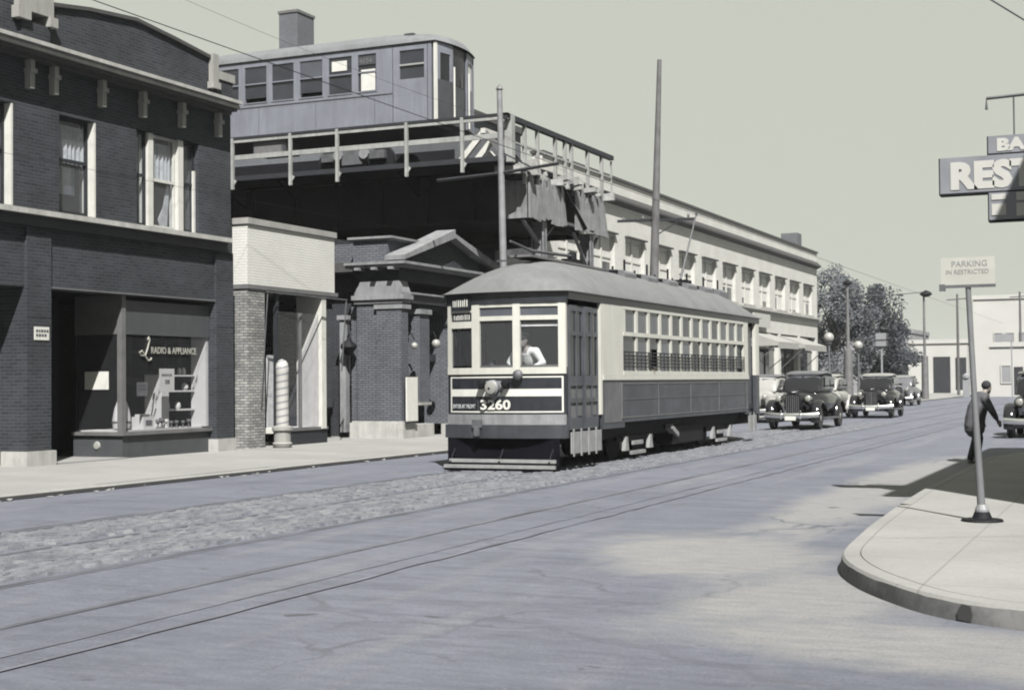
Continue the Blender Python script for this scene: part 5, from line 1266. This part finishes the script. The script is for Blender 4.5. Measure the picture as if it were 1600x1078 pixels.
sq = MB().box(-15.5, -14.8, 90, 90.1, 3.6, 4.4).box(-15.2, -15.1, 90.02, 90.08, .15, 3.4).build('street_board', 'far_grey'); tag(sq, 'grey square board on a post beside the trees', 'sign')
MB().box(-15.55, -14.75, 89.97, 89.999, 3.95, 4.02).box(-14.85, -14.75, 89.97, 89.999, 3.6, 4.4).build('board_bars', 'ink', sq)
def tree(x, y, h, cr, label, material, nleaf, seed, trunk=.22):
    rnd = random.Random(seed); t = thing('tree', label, 'tree', (x, y, .1), 'street trees beyond the pale block')
    mb = MB(); mb.tube([(x, y, .05), (x + .1, y, h * .25), (x + .05, y, h * .5), (x, y, h * .8)], [trunk, trunk * .8, trunk * .5, .05], 8)
    cl = []
    for k in range(16):
        a = rnd.uniform(0, 6.28); z = h * rnd.uniform(.30, .95); rr_ = cr * rnd.uniform(.35, 1.0) * (1.1 - abs(z / h - .55))
        q = (x + rr_ * math.cos(a), y + rr_ * math.sin(a), z); cl.append((q, cr * rnd.uniform(.20, .42)))
        mb.tube([(x + .05, y, max(h * .2, z - h * .25)), ((x + q[0]) / 2, (y + q[1]) / 2, z - h * .08), q], [trunk * .35, trunk * .2, .03], 5)
    mb.build('trunk', 'bark', t, True)
    lv = MB()
    for i in range(nleaf * 2):
        c_, r_ = rnd.choice(cl); d = Vector((rnd.gauss(0, 1), rnd.gauss(0, 1), rnd.gauss(0, 1))).normalized() * r_ * rnd.uniform(.2, 1.15) ** .6
        p_ = Vector(c_) + d; s = rnd.uniform(.05, .12); u = Vector((rnd.gauss(0, 1), rnd.gauss(0, 1), rnd.gauss(0, .6))).normalized(); v = u.orthogonal().normalized()
        lv.add([p_ - u * s, p_ + v * s * .7, p_ + u * s, p_ - v * s * .7], [(0, 1, 2, 3)])
    me = bpy.data.meshes.new('crown'); me.from_pydata(lv.v, [], lv.f); me.materials.append(MATS[material]); link('crown', me, t)
tree(-18.6, 92, 8.6, 2.6, 'pale leafed tree right at the end of the pale block', 'foliage_pale', 3000, 1)
tree(-17.2, 96, 7.8, 3.0, 'dense dark tree in the middle of the far group', 'foliage_dark', 5000, 2)
tree(-16.9, 104, 5.2, 2.2, 'small dark tree at the right end of the far group', 'foliage_dark', 2600, 3)
tree(-21.0, 99, 10.2, 2.6, 'tall thin pale tree showing above the corner of the pale block', 'foliage_pale', 2000, 4)
tree(-19.5, 108, 6.0, 3.0, 'pale bushy tree at the back of the far group', 'foliage_pale', 2600, 5)
# distant pale buildings closing the view
def far_block(x0, x1, y, h, label, material, wins_, dark=(), roof=True):
    t = thing('distant_building', label, 'building', ((x0 + x1)/2, y, 0), 'distant buildings closing the street')
    box('wall', material, t, x0, x1, y, y + 12, 0, h)
    box('parapet', material, t, x0 - .1, x1 + .1, y - .15, y + 12, h + .002, h + .4)
    for (a, b_, c_, d_) in wins_:
        f = MB().box(a - .1, b_ + .1, y - .08, y - .002, c_ - .1, c_).box(a - .1, a, y - .08, y - .002, c_, d_).box(b_, b_ + .1, y - .08, y - .002, c_, d_).box(a - .1, b_ + .1, y - .08, y - .002, d_, d_ + .1).build('window', material, t)
        MB().box(a, b_, y - .03, y - .004, c_, d_).build('pane', 'far_grey', f)
    for (a, b_, c_, d_) in dark: MB().box(a, b_, y - .06, y - .003, c_, d_).build('doorway', 'wood_dark', t)
    return t
far_block(-16.2, -9.5, 150, 9.4, 'pale distant two storey building at the right end of the street', 'far_wall', [(-14.2, -13.5, 4.2, 6.0), (-13.1, -12.4, 4.2, 6.0), (-11.8, -11.0, 4.2, 6.0), (-13.9, -13.3, 1.2, 3.0), (-13.0, -12.3, 1.2, 3.0)])
far_block(-22.0, -16.4, 146, 5.0, 'low pale distant building with two dark doorways', 'far_wall', [], [(-19.6, -18.0, .2, 3.7), (-17.5, -16.5, .5, 3.6)])
far_block(-34, -22.2, 150, 6.2, 'distant grey building behind the trees', 'far_grey', [(-30, -29, 2, 4), (-27, -26, 2, 4)])
far_block(-9.3, -2, 170, 7.5, 'faint distant building beyond the right kerb', 'far_wall', [(-8, -7, 3, 5), (-6, -5, 3, 5)])
for x, y, h in ((-15.6, 132, 9.0), (-11.0, 140, 9.5), (-2.0, 62, 7.2)):
    U = thing('utility_pole', {-15.6: 'thin utility pole directly left of the parking sign post', -11.0: 'thin utility pole in front of the pale distant building', -2.0: 'utility pole at the right kerb beyond the dark car'}[x], 'pole', (x, y, .1), 'thin poles at the far end')
    MB().tube([(x, y, .1), (x, y, h)], [.14, .09], 8).build('shaft', 'pole_wood', U, True)
    MB().bar((x - .9, y, h - .5), (x + .9, y, h - .4), .1).build('crossarm', 'pole_wood', U)

sg = MB().box(-11.2, -9.8, 118, 118.1, 4.4, 5.0).box(-10.0, -9.9, 118.02, 118.08, .1, 4.4).build('street_board', 'far_grey'); tag(sg, 'small grey board on a post just right of the parking sign post', 'sign')
far_block(-12.6, -7.0, 128, 4.2, 'low pale shed in front of the distant building', 'far_wall', [(-11.6, -10.9, 1.2, 2.6), (-9.6, -8.9, 1.2, 2.6)], [(-10.6, -9.9, .2, 2.5)])
bl = MB().box(-13.4, -12.9, 116, 116.3, .15, 1.6).lathe([(.3, 0), (.3, .2), (0, .4)], (-13.15, 116.15, 1.6), 8).build('post_box', 'far_grey'); tag(bl, 'small pale post box on the far pavement', 'post box')
# ================================================================== OVERHEAD WIRES
wire(sag((-10.68, -10, 5.88), (-10.68, 120, 5.88), 0.0, 2), .006, 'trolley_wire', 'trolley wire above the streetcar track', group='overhead wires')
wire(sag((-17.3, -5, 5.6), (-17.3, 33.5, 5.5), .08), .0032, 'telephone_wire', 'thin wire strung across the brick building front at window height', group='overhead wires')
wire(sag((-15.2, 33.5, 8.0), (-15.2, 46.5, 7.1), .12), .0032, 'telephone_wire', 'wire from the steel pole to the wooden pole', group='overhead wires')
wire(sag((-17.3, 20, 9.3), (-15.2, 33.5, 8.3), .15), .0032, 'telephone_wire', 'wire slanting past the railway car to the steel pole', group='overhead wires')

# ================================================================== HAZE
mt = bpy.data.materials.new('haze_air'); mt.use_nodes = True; n = mt.node_tree; n.nodes.clear()
pv = n.nodes.new('ShaderNodeVolumePrincipled'); pv.inputs['Color'].default_value = (0.94, 0.96, 0.98, 1); pv.inputs['Density'].default_value = 0.0002
pv.inputs['Anisotropy'].default_value = 0.0
o_ = n.nodes.new('ShaderNodeOutputMaterial'); n.links.new(pv.outputs[0], o_.inputs['Volume'])
MATS['haze_air'] = mt
hz = MB().box(-905, 905, -305, 1505, -1.1, 20.0).build('haze', 'haze_air'); hz['kind'] = 'stuff'; hz['label'] = 'thin pale haze filling the street'
